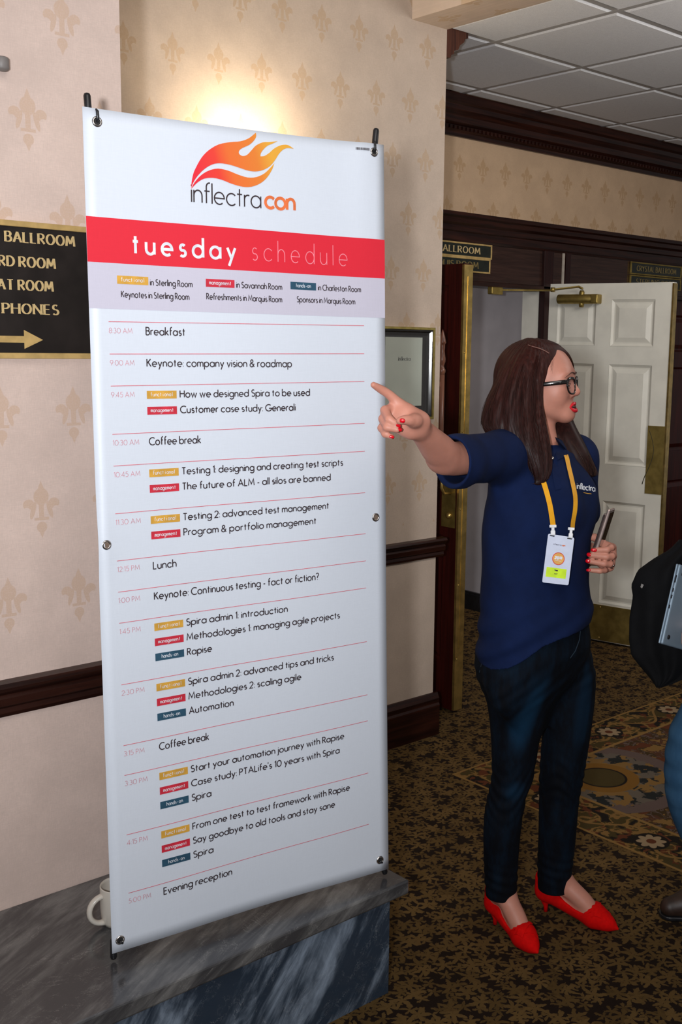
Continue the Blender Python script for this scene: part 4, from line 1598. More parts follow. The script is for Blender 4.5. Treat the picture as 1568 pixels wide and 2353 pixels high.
                    for a in range(3):
                        sl0 = [slice(1, nb + 1)] * 3
                        sl1 = list(sl0)
                        sl1[a] = slice(2, nb + 2)
                        s0, s1 = S[tuple(sl0)], S[tuple(sl1)]
                        e = np.argwhere(s0 != s1)
                        if not len(e):
                            continue
                        flip = s0[e[:, 0], e[:, 1], e[:, 2]]
                        G = e + b0
                        u, w = [(1, 2), (2, 0), (0, 1)][a]
                        ks = []
                        for du, dw in ((0, 0), (1, 0), (1, 1), (0, 1)):
                            q = G.copy()
                            q[:, u] -= du
                            q[:, w] -= dw
                            ks.append(key(q[:, 0], q[:, 1], q[:, 2]))
                        Q = np.stack(ks, 1)
                        Q[~flip] = Q[~flip][:, ::-1]
                        QQ.append(Q)
        V = np.concatenate(VV)
        K = np.concatenate(VK)
        Q = np.concatenate(QQ)
        uk, ui = np.unique(K, return_index=True)
        V = V[ui]
        idx = np.searchsorted(uk, Q)
        idx = np.clip(idx, 0, len(uk) - 1)
        ok = np.all(uk[idx] == Q, axis=1)
        idx = idx[ok]
        # keep the one connected surface, drop stray crumbs
        lab = np.arange(len(V))
        while True:
            mn = lab[idx].min(axis=1)
            new = lab.copy()
            for a in range(4):
                np.minimum.at(new, idx[:, a], mn)
            new = new[new]
            new = new[new]
            if (new == lab).all():
                break
            lab = new
        ul, uc = np.unique(lab, return_counts=True)
        print('PIECES', name, sorted(uc.tolist())[::-1][:8])
        big = ul[np.argmax(uc)]
        idx = idx[lab[idx[:, 0]] == big] if keep else idx
        used = np.zeros(len(V), bool)
        used[idx.ravel()] = True
        remap = np.cumsum(used) - 1
        V = V[used]
        idx = remap[idx]
        for _ in range(relax):
            sm = np.zeros_like(V)
            ct = np.zeros(len(V))
            for a in range(4):
                np.add.at(sm, idx[:, a], V[idx[:, (a + 1) % 4]] + V[idx[:, a - 1]])
                np.add.at(ct, idx[:, a], 2)
            V = V * .4 + .6 * sm / np.maximum(ct, 1)[:, None]
        me = bpy.data.meshes.new(name)
        me.vertices.add(len(V))
        me.vertices.foreach_set('co', V.astype(np.float32).ravel())
        me.loops.add(idx.size)
        me.loops.foreach_set('vertex_index', idx.astype(np.int32).ravel())
        me.polygons.add(len(idx))
        me.polygons.foreach_set('loop_start', np.arange(0, idx.size, 4, dtype=np.int32))
        me.polygons.foreach_set('use_smooth', np.ones(len(idx), bool))
        me.update(calc_edges=True)
        me.validate()
        for m in (mats if isinstance(mats, (list, tuple)) else [mats]):
            me.materials.append(m)
        if colorf is not None:
            ca = me.color_attributes.new('Col', 'FLOAT_COLOR', 'POINT')
            col = np.ones((len(me.vertices), 4), np.float32)
            col[:, :3] = colorf(V)
            ca.data.foreach_set('color', col.ravel())
        o = bpy.data.objects.new(name, me)
        C.objects.link(o)
        if parent:
            put(o, parent)
        return o


def skin_mat(name, base=(.62, .33, .24), spec=.35):
    m, b = newmat(name, .48, spec=spec)
    x, y, z = pos()
    P = vec(x, y, z)
    n = noise(P, 22, 4, .6)
    setc(b, mix(n.step(.3, .7), tuple(c * .93 for c in base), tuple(min(1, c * 1.05) for c in base)))
    b.inputs['Subsurface Weight'].default_value = .12
    b.inputs['Subsurface Radius'].default_value = (.012, .004, .002)
    b.inputs['Subsurface Scale'].default_value = .6
    bump(b, noise(P, 500, 2), .05, .0006)
    return m


def fabric(name, c1, c2, scale=1.0, rough=.85, sheen=.2):
    m, b = newmat(name, rough, spec=.2)
    x, y, z = pos()
    w = noise(vec(x * 1200.0, y * 1200.0, z * 1200.0), 1, 1)
    n = noise(vec(x, y, z), 14 * scale, 4, .6)
    setc(b, mix((n * .7 + w * .3).step(.3, .7), c1, c2))
    b.inputs['Sheen Weight'].default_value = sheen
    bump(b, w, .25, .0006)
    return m


M_skin = skin_mat('skin', (.52, .225, .160))
M_nail = simple('red_nail_polish', (.62, .004, .012), .12, 0, 40, .05, coat=.6)
M_lip = simple('red_lipstick', (.60, .018, .028), .3, 0, 90, .15)
M_navy = fabric('navy_pique', (.0016, .0075, .038), (.0028, .0110, .054), 1, .9, 0.0)
M_shoe = simple('red_suede', (.60, .0015, .001), .85, 0, 90, .08, spec=.12)


def jean_mat(name, dark, light, fades):
    """denim; fades = list of (centre, radii, strength): worn paler zones on the cloth itself"""
    m, b = newmat(name, .85, spec=.15)
    x, y, z = pos()
    tw = noise(vec((x + z) * 700.0, (y + z) * 700.0, z * 200.0), 1, 1)
    n = noise(vec(x * 26.0, y * 26.0, z * 8.0), 1, 4, .65)
    f = n.step(.35, .75) * .18
    for c, r, st in fades:
        d = (((x - c[0]) / r[0]).pow(2) + ((y - c[1]) / r[1]).pow(2) + ((z - c[2]) / r[2]).pow(2))
        f = f + (1.0 - d.step(0, 1)) * st
    f = f * (tw * .5 + .75)
    setc(b, mix(f.min(1.0), dark, light))
    bump(b, tw, .3, .0008)
    return m


# ================================================================== THE WOMAN
FWD = Vector((.250, -.968, 0)).normalized()      # way her body faces
LFT = Vector((.968, .250, 0)).normalized()       # her left
wm = empty('person', (2.27, 1.93, 0))
tag(wm, 'woman in navy polo shirt, dark jeans and red shoes pointing at the banner', 'person')


def levels(rows, ratio=1.4, fw=FWD):
    """rows (y pixel, x left, x right, depth): sections of a body seen against the picture plane"""
    lf = Vector((-fw.y, fw.x, 0))
    sl = abs(lf.dot(CR))
    sf = abs(fw.dot(CR))
    out = []
    for y, l, r, d in rows:
        c = at((l + r) / 2, y, d)
        w = (r - l) / 2 * d / FPX
        b = w / math.sqrt((ratio * sl) ** 2 + sf ** 2)
        out.append((c.z, c.x, c.y, ratio * b, b))
    return out


def grow(lv, g):
    return [(z, x, y, a + g, b + g) for z, x, y, a, b in lv]


TORSO = levels([(1046, 1178, 1315, 2.93), (1075, 1145, 1344, 2.93), (1110, 1122, 1361, 2.93), (1150, 1112, 1368, 2.93), (1185, 1109, 1370, 2.935), (1230, 1106, 1367, 2.945), (1290, 1104, 1361, 2.955),
                (1340, 1102, 1358, 2.965), (1375, 1101, 1363, 2.97), (1395, 1101, 1370, 2.975), (1425, 1098, 1368, 2.978), (1460, 1095, 1368, 2.985), (1500, 1093, 1368, 2.995), (1530, 1092, 1368, 3.005)])
HIPS = levels([(1400, 1112, 1356, 2.98), (1440, 1106, 1361, 2.99), (1480, 1099, 1366, 3.005)], 1.5) + levels([(1510, 1101, 1367, 3.02)], 1.8) + levels([(1545, 1106, 1365, 3.04)], 2.2) + levels([(1580, 1122, 1352, 3.05)], 3.0) + levels([(1620, 1155, 1322, 3.065)], 4.0) + levels([(1670, 1200, 1280, 3.08)], 4.0)
LEGR = levels([(1500, 1104, 1262, 2.975), (1545, 1103, 1266, 2.99), (1600, 1117, 1257, 3.01), (1660, 1126, 1246, 3.03), (1720, 1130, 1237, 3.05), (1785, 1131, 1226, 3.075), (1830, 1121, 1210, 3.09), (1870, 1113, 1202, 3.105),
               (1920, 1111, 1196, 3.12), (1980, 1112, 1191, 3.145), (2030, 1115, 1189, 3.16), (2058, 1117, 1187, 3.17)], 1.0)
LEGL = levels([(1500, 1236, 1358, 3.09), (1545, 1248, 1370, 3.10), (1600, 1254, 1368, 3.12), (1660, 1250, 1361, 3.14), (1720, 1244, 1352, 3.16), (1785, 1240, 1341, 3.18), (1830, 1239, 1332, 3.20), (1870, 1239, 1328, 3.21),
               (1920, 1238, 1324, 3.23), (1980, 1236, 1317, 3.25), (2020, 1236, 1312, 3.265), (2042, 1237, 1311, 3.27)], 1.0)

# joints
rsh, relb, rwri = at(1152, 1046, 2.80), at(1022, 1054, 2.545), at(957, 978, 2.385)
lsh, lelb, lwri = at(1322, 1050, 3.06), at(1325, 1265, 3.16), at(1386, 1281, 2.965)

# ---- head frame
HF = (CR * .935 - Vector((.6735, .7230, 0)) * .355)
HF.z = 0.075
HF.normalize()
HU0 = Vector((0, 0, 1))
HL = HU0.cross(HF).normalized()
HU = HF.cross(HL).normalized()
HC = at(1239, 872, 2.915)
HR = [HF, HL, HU]


def hp_(f, l, u):
    return HC + HF * f + HL * l + HU * u


def build_body():
    s = SDF(.0024)
    # head
    s.ell(hp_(-.012, 0, .018), (.094, .073, .088), HR, .02)
    s.ell(hp_(.036, 0, -.004), (.058, .060, .072), HR, .03)
    s.ell(hp_(.030, 0, -.050), (.050, .052, .060), HR, .03)
    for l in (-1, 1):
        s.cone(hp_(-.004, l * .050, -.052), hp_(.070, l * .016, -.094), .017, .016, .03)
        s.ell(hp_(.054, l * .036, -.040), (.028, .026, .030), HR, .02)
        s.ell(hp_(.078, l * .030, .012), (.013, .024, .010), HR, .015)
        s.ell(hp_(.0985, l * .031, -.0195), (.013, .0155, .0100), HR, .012, 's')
        s.ell(hp_(.066, l * .047, -.014), (.014, .009, .022), HR, .015)
        s.ell(hp_(-.010, l * .076, -.020), (.016, .008, .030), HR, .008)
    s.ell(hp_(.071, 0, -.0985), (.018, .021, .0155), HR, .02)
    s.ell(hp_(.0735, 0, -.074), (.0160, .026, .020), HR, .015)
    s.cone(hp_(.082, 0, -.004), hp_(.0985, 0, -.034), .0085, .0100, .014)
    s.ell(hp_(.0995, 0, -.0385), (.0112, .0108, .0092), HR, .008)
    for l in (-1, 1):
        s.ell(hp_(.0875, l * .0125, -.0435), (.0100, .0075, .0078), HR, .008)
        s.ell(hp_(.0925, l * .0070, -.0520), (.006, .0040, .0035), HR, .003, 's')
    # neck and upper chest
    nb_ = at(1240, 1050, 2.945)
    s.cone(hp_(-.028, 0, -.070), nb_ - FWD * .005, .044, .050, .02)
    s.cone(hp_(-.004, 0, -.080), nb_ + FWD * .016, .034, .042, .02)
    # trunk, kept just inside the clothes
    s.loft(grow([q for q in TORSO if q[0] > 0.93], -.016), LFT, .03)
    s.loft(grow(HIPS, -.012), LFT, .03)
    s.cone(nb_ + Vector((0, 0, -.05)), rsh, .045, .048, .04)
    s.cone(nb_ + Vector((0, 0, -.05)), lsh, .045, .048, .04)
    s.loft(grow(LEGR, -.009), LFT, .02)
    s.loft(grow(LEGL, -.009), LFT, .02)
    # right arm
    s.limb([rsh, rsh.lerp(relb, .55), at(1034, 1053, 2.585), at(1008, 1033, 2.52), at(981, 1003, 2.445), rwri], [.046, .0415, .0405, .0385, .0300, .0250], .012, n=9)
    s.ell(at(1012, 1056, 2.565), (.024, .024, .023), None, .03)
    # left arm
    s.limb([lsh, lelb, lelb.lerp(lwri, .45), lwri], [.044, .039, .034, .0235], .02)
    # right hand, pointing: palm towards the photographer
    g = lambda x, y, d: at(840 + x / 6.03, 860 + y / 6.03, d)
    s.cone(rwri, g(560, 560, 2.375), .0262, .0235, .02)
    s.cone(g(640, 620, 2.38), g(440, 420, 2.375), .0225, .0130, .016)
    s.cone(g(600, 700, 2.375), g(350, 560, 2.372), .0225, .0140, .016)
    s.cone(g(620, 760, 2.375), g(330, 700, 2.370), .0180, .0110, .016)
    s.cone(g(650, 620, 2.40), g(370, 520, 2.385), .0200, .0130, .016)
    # index finger
    s.limb([g(470, 420, 2.374), g(335, 285, 2.362), g(215, 208, 2.350), g(112, 148, 2.336)], [.0125, .0102, .0094, .0070], .008)
    # middle, ring, little finger curled towards the palm
    s.chain([g(390, 470, 2.378), g(272, 500, 2.352), g(330, 625, 2.325), g(425, 685, 2.322)], [.0125, .0100, .0088, .0074], .004)
    s.chain([g(350, 590, 2.380), g(243, 618, 2.354), g(300, 735, 2.327), g(440, 768, 2.322)], [.0120, .0096, .0085, .0072], .004)
    s.chain([g(340, 700, 2.382), g(222, 745, 2.356), g(272, 830, 2.336), g(372, 868, 2.330)], [.0100, .0084, .0074, .0060], .004)
    # thumb laid across
    s.cone(g(780, 640, 2.372), g(660, 645, 2.335), .0175, .0140, .014)
    s.limb([g(690, 645, 2.340), g(620, 640, 2.320), g(550, 632, 2.310), g(478, 645, 2.305)], [.0140, .0125, .0108, .0085], .008)
    # left hand round the telephone
    h = lambda x, y, d: at(1180 + x / 6.03, 1080 + y / 6.03, d - .085)
    s.cone(lwri, h(1290, 1180, 3.035), .0235, .0230, .015)
    s.cone(h(1290, 1080, 3.040), h(1290, 1330, 3.040), .0180, .0155, .015)
    s.cone(h(1370, 1080, 3.030), h(1345, 1350, 3.030), .0115, .0100, .012)
    for kx, ky, mx_, my_, tx, ty, r in ((1400, 1070, 1300, 1105, 1115, 1112, .0086), (1410, 1190, 1290, 1205, 1065, 1180, .0087), (1385, 1300, 1260, 1300, 1045, 1262, .0083), (1310, 1385, 1200, 1400, 1055, 1388, .0072)):
        s.chain([h(kx - 20, ky, 3.028), h(kx - 45, ky + 5, 3.005), h(mx_, my_, 2.990), h(tx, ty, 2.990)], [r * 1.15, r * 1.12, r, r * .86], .003)
    s.chain([h(1290, 1120, 3.045), h(1200, 985, 3.045), h(1130, 935, 3.035), h(1060, 935, 3.030)], [.015, .0115, .0095, .0088], .008)
    # ankles and feet
    for ank, toe, tip in ((ANK_R, BALL_R, TIP_R), (ANK_L, BALL_L, TIP_L)):
        s.cone(ank + Vector((0, 0, .10)), ank, .034, .030, .02)
        heel = HEEL_R if ank is ANK_R else HEEL_L
        s.cone(ank, heel + Vector((0, 0, .012)), .029, .024, .02)
        s.limb([ank + Vector((0, 0, .03)), ank.lerp(toe, .35) + Vector((0, 0, .012)), ank.lerp(toe, .7) + Vector((0, 0, .010)), toe + Vector((0, 0, .003))], [.026, .029, .028, .024], .02)
        s.cone(heel, toe, .024, .022, .015)
        s.cone(toe, tip.lerp(toe, .35), .023, .013, .01)
    return s


def foot_pts(tip, heel_top, heel_floor):
    d = (Vector((tip.x, tip.y, 0)) - Vector((heel_floor.x, heel_floor.y, 0)))
    L = d.length
    d.normalize()
    h = Vector((heel_floor.x, heel_floor.y, .066)) + d * .012
    b = Vector((tip.x, tip.y, .030)) - d * (L * .30)
    return h, b, Vector((tip.x, tip.y, .012)), d


TIP_R = Vector((2.1985, 1.822, .012))
TIP_L = Vector((2.474, 1.748, .012))
HEEL_R, BALL_R, TIP_R, DIR_R = foot_pts(TIP_R, None, Vector((2.238, 2.036, 0)))
HEEL_L, BALL_L, TIP_L, DIR_L = foot_pts(TIP_L, None, Vector((2.402, 1.985, 0)))
ANK_R = HEEL_R + Vector((0, 0, .055)) + DIR_R * .030
ANK_L = HEEL_L + Vector((0, 0, .055)) + DIR_L * .030
ANK_R = ANK_R.lerp(Vector((LEGR[-1][1], LEGR[-1][2], ANK_R.z)), .6)
ANK_L = ANK_L.lerp(Vector((LEGL[-1][1], LEGL[-1][2], ANK_L.z)), .6)

body = build_body().mesh('body', M_skin, wm, relax=3)


def bvh(o):
    dg = bpy.context.evaluated_depsgraph_get()
    me = o.data
    mwm = Matrix.Identity(4)
    return BVHTree.FromPolygons([v.co[:] for v in me.vertices], [p.vertices[:] for p in me.polygons])


def hit(tree, x, y, off=.0):
    d = ray(x, y)
    loc, nor, i, dist = tree.ray_cast(CAM, d)
    if loc is None:
        return None, None
    if nor.dot(d) > 0:
        nor = -nor
    return loc + nor * off, nor


def smoothstep(x, a, b):
    t = np.clip((x - a) / (b - a), 0, 1)
    return t * t * (3 - 2 * t)


CAMn, CRn, CUn, CFn = (np.array(v, float) for v in (CAM, CR, CU, CF))


# ---- polo shirt
def build_polo():
    s = SDF(.0032)
    s.loft(TORSO, LFT, .02)
    nb_ = at(1240, 1050, 2.945)
    neck = nb_ + Vector((0, 0, -.035))
    s.cone(neck, rsh + Vector((0, 0, -.006)), .058, .060, .05)
    s.cone(neck, lsh + Vector((0, 0, -.006)), .058, .058, .05)
    s.cone(nb_ + Vector((0, 0, -.02)), nb_ + Vector((0, 0, .030)), .060, .054, .03)
    # bust
    ch = at(1240, 1150, 2.93)
    for l, r in ((-.065, .060), (.070, .060)):
        s.ell(ch + FWD * .070 + LFT * l + Vector((0, 0, .0)), (r, r, .062), None, .05)
    # sleeves
    e1 = at(1053, 1060, 2.625)
    s.cone(rsh, e1, .060, .0625, .04)
    s.cone(e1, at(1015, 1063, 2.54), .0625, .0610, .02)
    ax = np.array((relb - rsh).normalized(), float)
    e1n = np.array(e1, float)
    # cut the sleeve square to the arm and hollow its end
    s.fn(lambda P: -((P - e1n) @ ax) + 0 * P[..., 0] + 0.0, e1n - .09, e1n + .09, .004, 's')
    s.pr.pop()
    e2 = at(1037, 1065, 2.60)
    axc = np.array((-CR * .80 - CF * .58 - CU * .10).normalized(), float)

    def cutf(P):
        q = P - np.array(e2, float)
        a = q @ axc
        r = np.linalg.norm(q - a[..., None] * axc, axis=-1)
        return np.maximum(-a, r - .12)
    s.fn(cutf, np.array(e2) - .13, np.array(e2) + .13, .003, 's')
    s.cone(e1 - Vector(ax) * .075, at(1005, 1063, 2.52), .0525, .0535, .003, 's')
    s.cone(lsh, at(1330, 1170, 3.11), .058, .062, .04)
    # neck opening and placket V
    s.cone(nb_ + Vector((0, 0, -.005)) + FWD * .008, hp_(-.01, 0, -.07), .0500, .056, .006, 's')
    v0 = at(1266, 1020, 2.86)
    s.cone(at(1264, 1022, 2.85), at(1271, 1060, 2.845), .020, .0085, .006, 's')

    hz0 = at(1160, 1503, 2.99).z
    def post(P, D):
        z = P[..., 2]
        sx = (P - CAMn) @ CRn / np.maximum((P - CAMn) @ CFn, .1) * FPX + CXP
        # folds: long diagonal drags on the trunk, soft rolls above the hem
        u = sx / 853.0
        low = 1 - smoothstep(z, .90, 1.06)
        D = D + .0045 * np.sin((z - .55 * (u - 1.45)) * 95) * low * smoothstep(z, .80, .86)
        D = D + .0022 * np.sin(z * 34 + 60 * u + 1.2 * np.sin(9 * z)) * smoothstep(z, .95, 1.15) * (1 - smoothstep(z, 1.25, 1.38))
        D = D + .0030 * np.sin((z * .9 + u * 1.6) * 62) * np.exp(-((z - 1.33) / .06) ** 2 - ((u - 1.31) / .05) ** 2)
        # shirt tail: long at the hip nearest the camera, riding up towards the far side
        hy = np.interp(sx, [1090, 1130, 1170, 1200, 1225, 1250, 1285, 1320, 1370], [1506, 1504, 1492, 1476, 1459, 1443, 1432, 1427, 1424])
        hz = hz0 + (1503 - hy) * 2.99 / FPX
        D = np.maximum(D, (hz - z))
        return D
    s.post = post
    return s


polo = build_polo().mesh('polo_shirt', M_navy, wm, relax=2)
T_polo = bvh(polo)
T_body = bvh(body)


def surf_strip(tree, pix, wpx, off, name, mat, parent, thick=.0012, fallback=2.85):
    """cloth strip lying on a surface along pixel points (x, y), wpx wide"""
    L, R = ribbon(pix, wpx, False)
    vs, fs = [], []
    ld = fallback
    for a, b_ in zip(L, R):
        for q in (a, b_):
            p, nn = hit(tree, q[0], q[1], off)
            if p is None:
                p = at(q[0], q[1], ld)
            ld = (p - CAM).dot(CF)
            vs += [p, p - ray(q[0], q[1]) * thick]
    for k in range(len(L) - 1):
        a = 4 * k
        b_ = a + 4
        fs += [(a, a + 2, b_ + 2, b_), (a + 1, b_ + 1, b_ + 3, a + 3), (a, b_, b_ + 1, a + 1), (a + 2, a + 3, b_ + 3, b_ + 2)]
    return mesh_obj(name, vs, fs, mat, parent, smooth=False)


# collar: two folded flaps and the buttoned placket
def flap(pts, name, lift=.010):
    """thin collar leaf through pixel/lift points, two rows"""
    vs, fs = [], []
    n = len(pts)
    for (x, y, l) in pts:
        p, _ = hit(T_polo, x, y)
        if p is None:
            p = at(x, y, 2.86)
        d = ray(x, y)
        vs += [p - d * l, p - d * (l - .0035)]
    half = n // 2
    for k in range(half - 1):
        a, b_ = k, k + half
        f = (2 * a, 2 * a + 2, 2 * b_ + 2, 2 * b_)
        fs += [f, tuple(q + 1 for q in f[::-1])]
    # rim
    loop = list(range(half)) + list(range(n - 1, half - 1, -1))
    for a, b_ in zip(loop, loop[1:] + loop[:1]):
        fs.append((2 * a, 2 * b_, 2 * b_ + 1, 2 * a + 1))
    return mesh_obj(name, vs, fs, M_navy, polo)


flap([(1276, 1004, .010), (1281, 1020, .012), (1278, 1045, .010), (1272, 1062, .007),
      (1300, 1016, .012), (1303, 1034, .014), (1302, 1048, .012), (1284, 1056, .008)], 'collar')
flap([(1262, 1010, .010), (1262, 1030, .010), (1266, 1050, .009), (1270, 1064, .006),
      (1232, 1010, .012), (1236, 1040, .012), (1250, 1062, .010), (1258, 1070, .007)], 'collar')
surf_strip(T_polo, [(1272, 1056), (1275, 1075), (1279, 1100), (1284, 1125)], 15, .0015, 'placket', M_navy, polo)
for x, y in ((1265.5, 1057),):
    p, nn = hit(T_polo, x, y, .010)
    if p:
        q = Vector((0, 0, 1)).rotation_difference(-ray(x, y)).to_matrix().to_4x4()
        B().lathe([(0, .003), (.004, .003), (.0048, .0015), (.0048, 0)], Matrix.Translation(p) @ q, 14).obj('button', M_chrome, polo)
# embroidered lettering on the chest
Vt, Ft = text_polys('inflectra', 1325, 1368, 0, 14, 2.0, .12)
vs = []
for u, v in Vt:
    y = 1123 - v + (u - 1318) * .14
    p, nn = hit(T_polo, u, y, .0012)
    if p is None:
        p, nn = hit(T_polo, 1364, y, .0012)
    vs.append(p if p is not None else at(u, y, 2.9))
mesh_obj('chest_lettering', vs, Ft, M_inkw, polo)
surf_strip(T_polo, [(1341, 1132), (1350, 1134), (1359, 1135)], 1.6, .0008, 'chest_underline', M_yel, polo)
# ---- jeans
M_jean = jean_mat('dark_jeans', (.0009, .0016, .0038), (.0050, .034, .078),
                  [(tuple(at(1212, 1680, 2.92)), (.055, .075, .21), .80), (tuple(at(1212, 1560, 2.90)), (.07, .08, .13), .55), (tuple(at(1195, 1830, 3.0)), (.045, .06, .045), .35),
                   (tuple(at(1352, 1640, 3.05)), (.035, .06, .20), .30), (tuple(at(1180, 1480, 2.86)), (.10, .08, .10), .25)])


def build_jeans():
    s = SDF(.0032)
    s.loft(HIPS, LFT, .015)
    s.loft(LEGR, LFT, .030)
    s.loft(LEGL, LFT, .020)
    pel = at(1225, 1520, 3.02)
    s.ell(pel - FWD * .055 + LFT * -.055 + Vector((0, 0, .0)), (.075, .075, .085), None, .05)
    s.ell(pel - FWD * .055 + LFT * .055 + Vector((0, 0, .0)), (.075, .075, .085), None, .05)
    zt = at(1230, 1415, 2.98).z

    def post(P, D):
        z = P[..., 2]
        sx = (P - CAMn) @ CRn / np.maximum((P - CAMn) @ CFn, .1) * FPX + CXP
        kn = np.exp(-((z - .455) / .085) ** 2)
        D = D + .0019 * kn * np.sin((z + .10 * np.sin((sx - 1100) / 38.0)) * 155)
        hp = np.exp(-((z - .80) / .06) ** 2)
        D = D + .0014 * hp * np.sin((z - .0009 * (sx - 1230)) * 150)
        an = np.exp(-((z - .17) / .05) ** 2)
        D = D + .0018 * an * np.sin(z * 190 + sx * .05)
        return np.maximum(D, z - zt)
    s.post = post
    return s


jeans = build_jeans().mesh('jeans', M_jean, wm)
T_jean = bvh(jeans)
M_seam = simple('jeans_stitching', (.020, .040, .065), .8, 0, 300, .3)
surf_strip(T_jean, [(1329, 1424), (1334, 1445), (1331, 1470), (1322, 1495), (1310, 1512)], 1.8, .0015, 'fly_seam', M_seam, jeans, .0006)
surf_strip(T_jean, [(1110, 1507), (1108, 1525), (1103, 1545)], 1.5, .0012, 'pocket_seam', M_seam, jeans, .0005)


# ---- shoes
def make_shoe(heel, ball, tip, d, label):
    s = SDF(.0022)
    side = Vector((-d.y, d.x, 0))
    g = .004
    s.cone(heel + Vector((0, 0, .004)), heel + Vector((0, 0, .040)) - d * .004, .026 + g, .026 + g, .02)
    s.cone(heel, ball, .024 + g, .029 + g, .02)
    s.cone(ball, ball.lerp(tip, .5), .029 + g, .0165 + g, .02)
    s.cone(ball.lerp(tip, .5), tip - d * .004, .0165 + g, .0035, .02)
    hn, bn, tn, dn_, sn_ = (np.array(v, float) for v in (heel, ball, tip, d, side))
    Lf = float((tip - heel).dot(d))

    def post(P, D):
        q = P - hn
        t = (q @ dn_) / Lf
        # flatten underneath along the shank curve
        sole = np.interp(t, [-.2, .05, .25, .5, .66, 1.1], [heel.z - .030, heel.z - .030, heel.z - .036, .008, .001, .001])
        D = np.maximum(D, sole - P[..., 2])
        # top line: high at the heel, dipping along the side, open to the vamp
        across = (q @ sn_)
        rim = np.interp(t, [-.3, -.08, .1, .3, .45, .60, 1.2], [.142, .138, .092, .062, .048, .044, .044])
        tv = .63 - .09 * np.clip(np.abs(across) / .034, 0, 1.3) ** 2.2
        rim = rim + .10 * smoothstep(t, tv, tv + .10)
        D = np.maximum(D, P[..., 2] - rim)
        # hollow
        core = P[..., 2] > (sole + .006)
        return D
    s.post = post
    root = s.mesh('shoe', M_shoe, wm, relax=3)
    root['label'] = label
    # kitten heel
    hb = Vector((heel.x, heel.y, 0)) - d * .004
    B().tube([hb + Vector((0, 0, heel.z - .012)), hb + Vector((0, 0, heel.z - .030)) + d * .003, hb + Vector((0, 0, .018)) + d * .006, hb + Vector((0, 0, .0005)) + d * .006],
             [.020, .0135, .0068, .0062], 16).obj('heel', M_shoe, root)
    # folded bow plate over the vamp, laid on the shoe
    tree = bvh(root)
    b = B()
    c0 = heel + d * (Lf * .72)
    for layer, (off, dd, wd, dp) in enumerate(((.0022, .004, 1.0, .019), (.0048, -.006, 1.10, .014))):
        rows_ = []
        lastz = .03
        for i in range(11):
            a = (-1 + 2 * i / 10) * wd
            row = []
            for j in range(4):
                t = -1 + 2 * j / 3
                p = c0 + side * (a * .029 * (1 - .16 * t)) + d * (dd + t * dp + a * .010 * (1 - 2 * layer))
                loc, nn, _i, _d = tree.ray_cast(Vector((p.x, p.y, .3)), Vector((0, 0, -1)))
                zz = loc.z if loc is not None and loc.z > .012 else .014
                row.append(b.bm.verts.new((p.x, p.y, zz + off + .002 * abs(a) ** 3)))
            rows_.append(row)
        for r0, r1 in zip(rows_, rows_[1:]):
            for j in range(3):
                b.bm.faces.new((r0[j], r0[j + 1], r1[j + 1], r1[j]))
    o = b.obj('bow', M_shoe, root)
    md = o.modifiers.new('thick', 'SOLIDIFY')
    md.thickness = .0022
    return root


make_shoe(HEEL_R, BALL_R, TIP_R, DIR_R, 'red pointed pump nearest the ledge')
make_shoe(HEEL_L, BALL_L, TIP_L, DIR_L, 'red pointed pump on the far foot')


# ---- nails
def nail(px, py, d, ax_px, wid, length, name='fingernail', face=None):
    """small domed plate facing the camera; ax_px = direction of the finger in the picture"""
    p = at(px, py, d)
    a = (CR * ax_px[0] - CU * ax_px[1]).normalized()
    n = (-CF + (face or Vector((0, 0, 0)))).normalized()
    a = (a - n * a.dot(n)).normalized()
    c = n.cross(a)
    vs, fs = [], []
    N, Mn = 6, 5
    for i in range(N + 1):
        t = -1 + 2 * i / N
        wv = wid * math.sqrt(max(.05, 1 - (abs(t) ** 3.0) * .85))
        for j in range(Mn + 1):
            u = -1 + 2 * j / Mn
            vs.append(p + a * (t * length) + c * (u * wv) + n * (.0022 * (1 - u * u) - .0016 * (t > 0) * t * t))
    for i in range(N):
        for j in range(Mn):
            k = i * (Mn + 1) + j
            fs.append((k, k + 1, k + Mn + 2, k + Mn + 1))
    o = mesh_obj(name, vs, fs, M_nail, body, smooth=True)
    md = o.modifiers.new('thick', 'SOLIDIFY')
    md.thickness = .0009
    md.offset = 0
    return o


def nail_on(x, y, ax_px, wpx, lpx):
    p, nn = hit(T_body, x, y, .0008)
    if p is None:
        return
    d = (p - CAM).dot(CF)
    nail(x, y, d, ax_px, wpx * d / FPX, lpx * d / FPX, face=nn * .8)


for x, y, a, w_, l_ in ((840 + 512 / 6.03, 860 + 643 / 6.03, (-1, -.15), 5.2, 6.2), (840 + 460 / 6.03, 860 + 708 / 6.03, (.9, .5), 5.0, 6.4), (840 + 480 / 6.03, 860 + 765 / 6.03, (1, 0), 4.8, 6.2), (840 + 366 / 6.03, 860 + 868 / 6.03, (1, .25), 3.6, 5.6),
                         (1180 + 1118 / 6.03, 1080 + 1110 / 6.03, (-1, -.1), 3.9, 6.8), (1180 + 1048 / 6.03, 1080 + 1172 / 6.03, (-1, -.2), 4.6, 5.2), (1180 + 1034 / 6.03, 1080 + 1262 / 6.03, (-1, -.1), 4.6, 5.4), (1180 + 1042 / 6.03, 1080 + 1386 / 6.03, (-1, -.1), 3.4, 5.0)):
    nail_on(x, y, a, w_, l_)

# rings


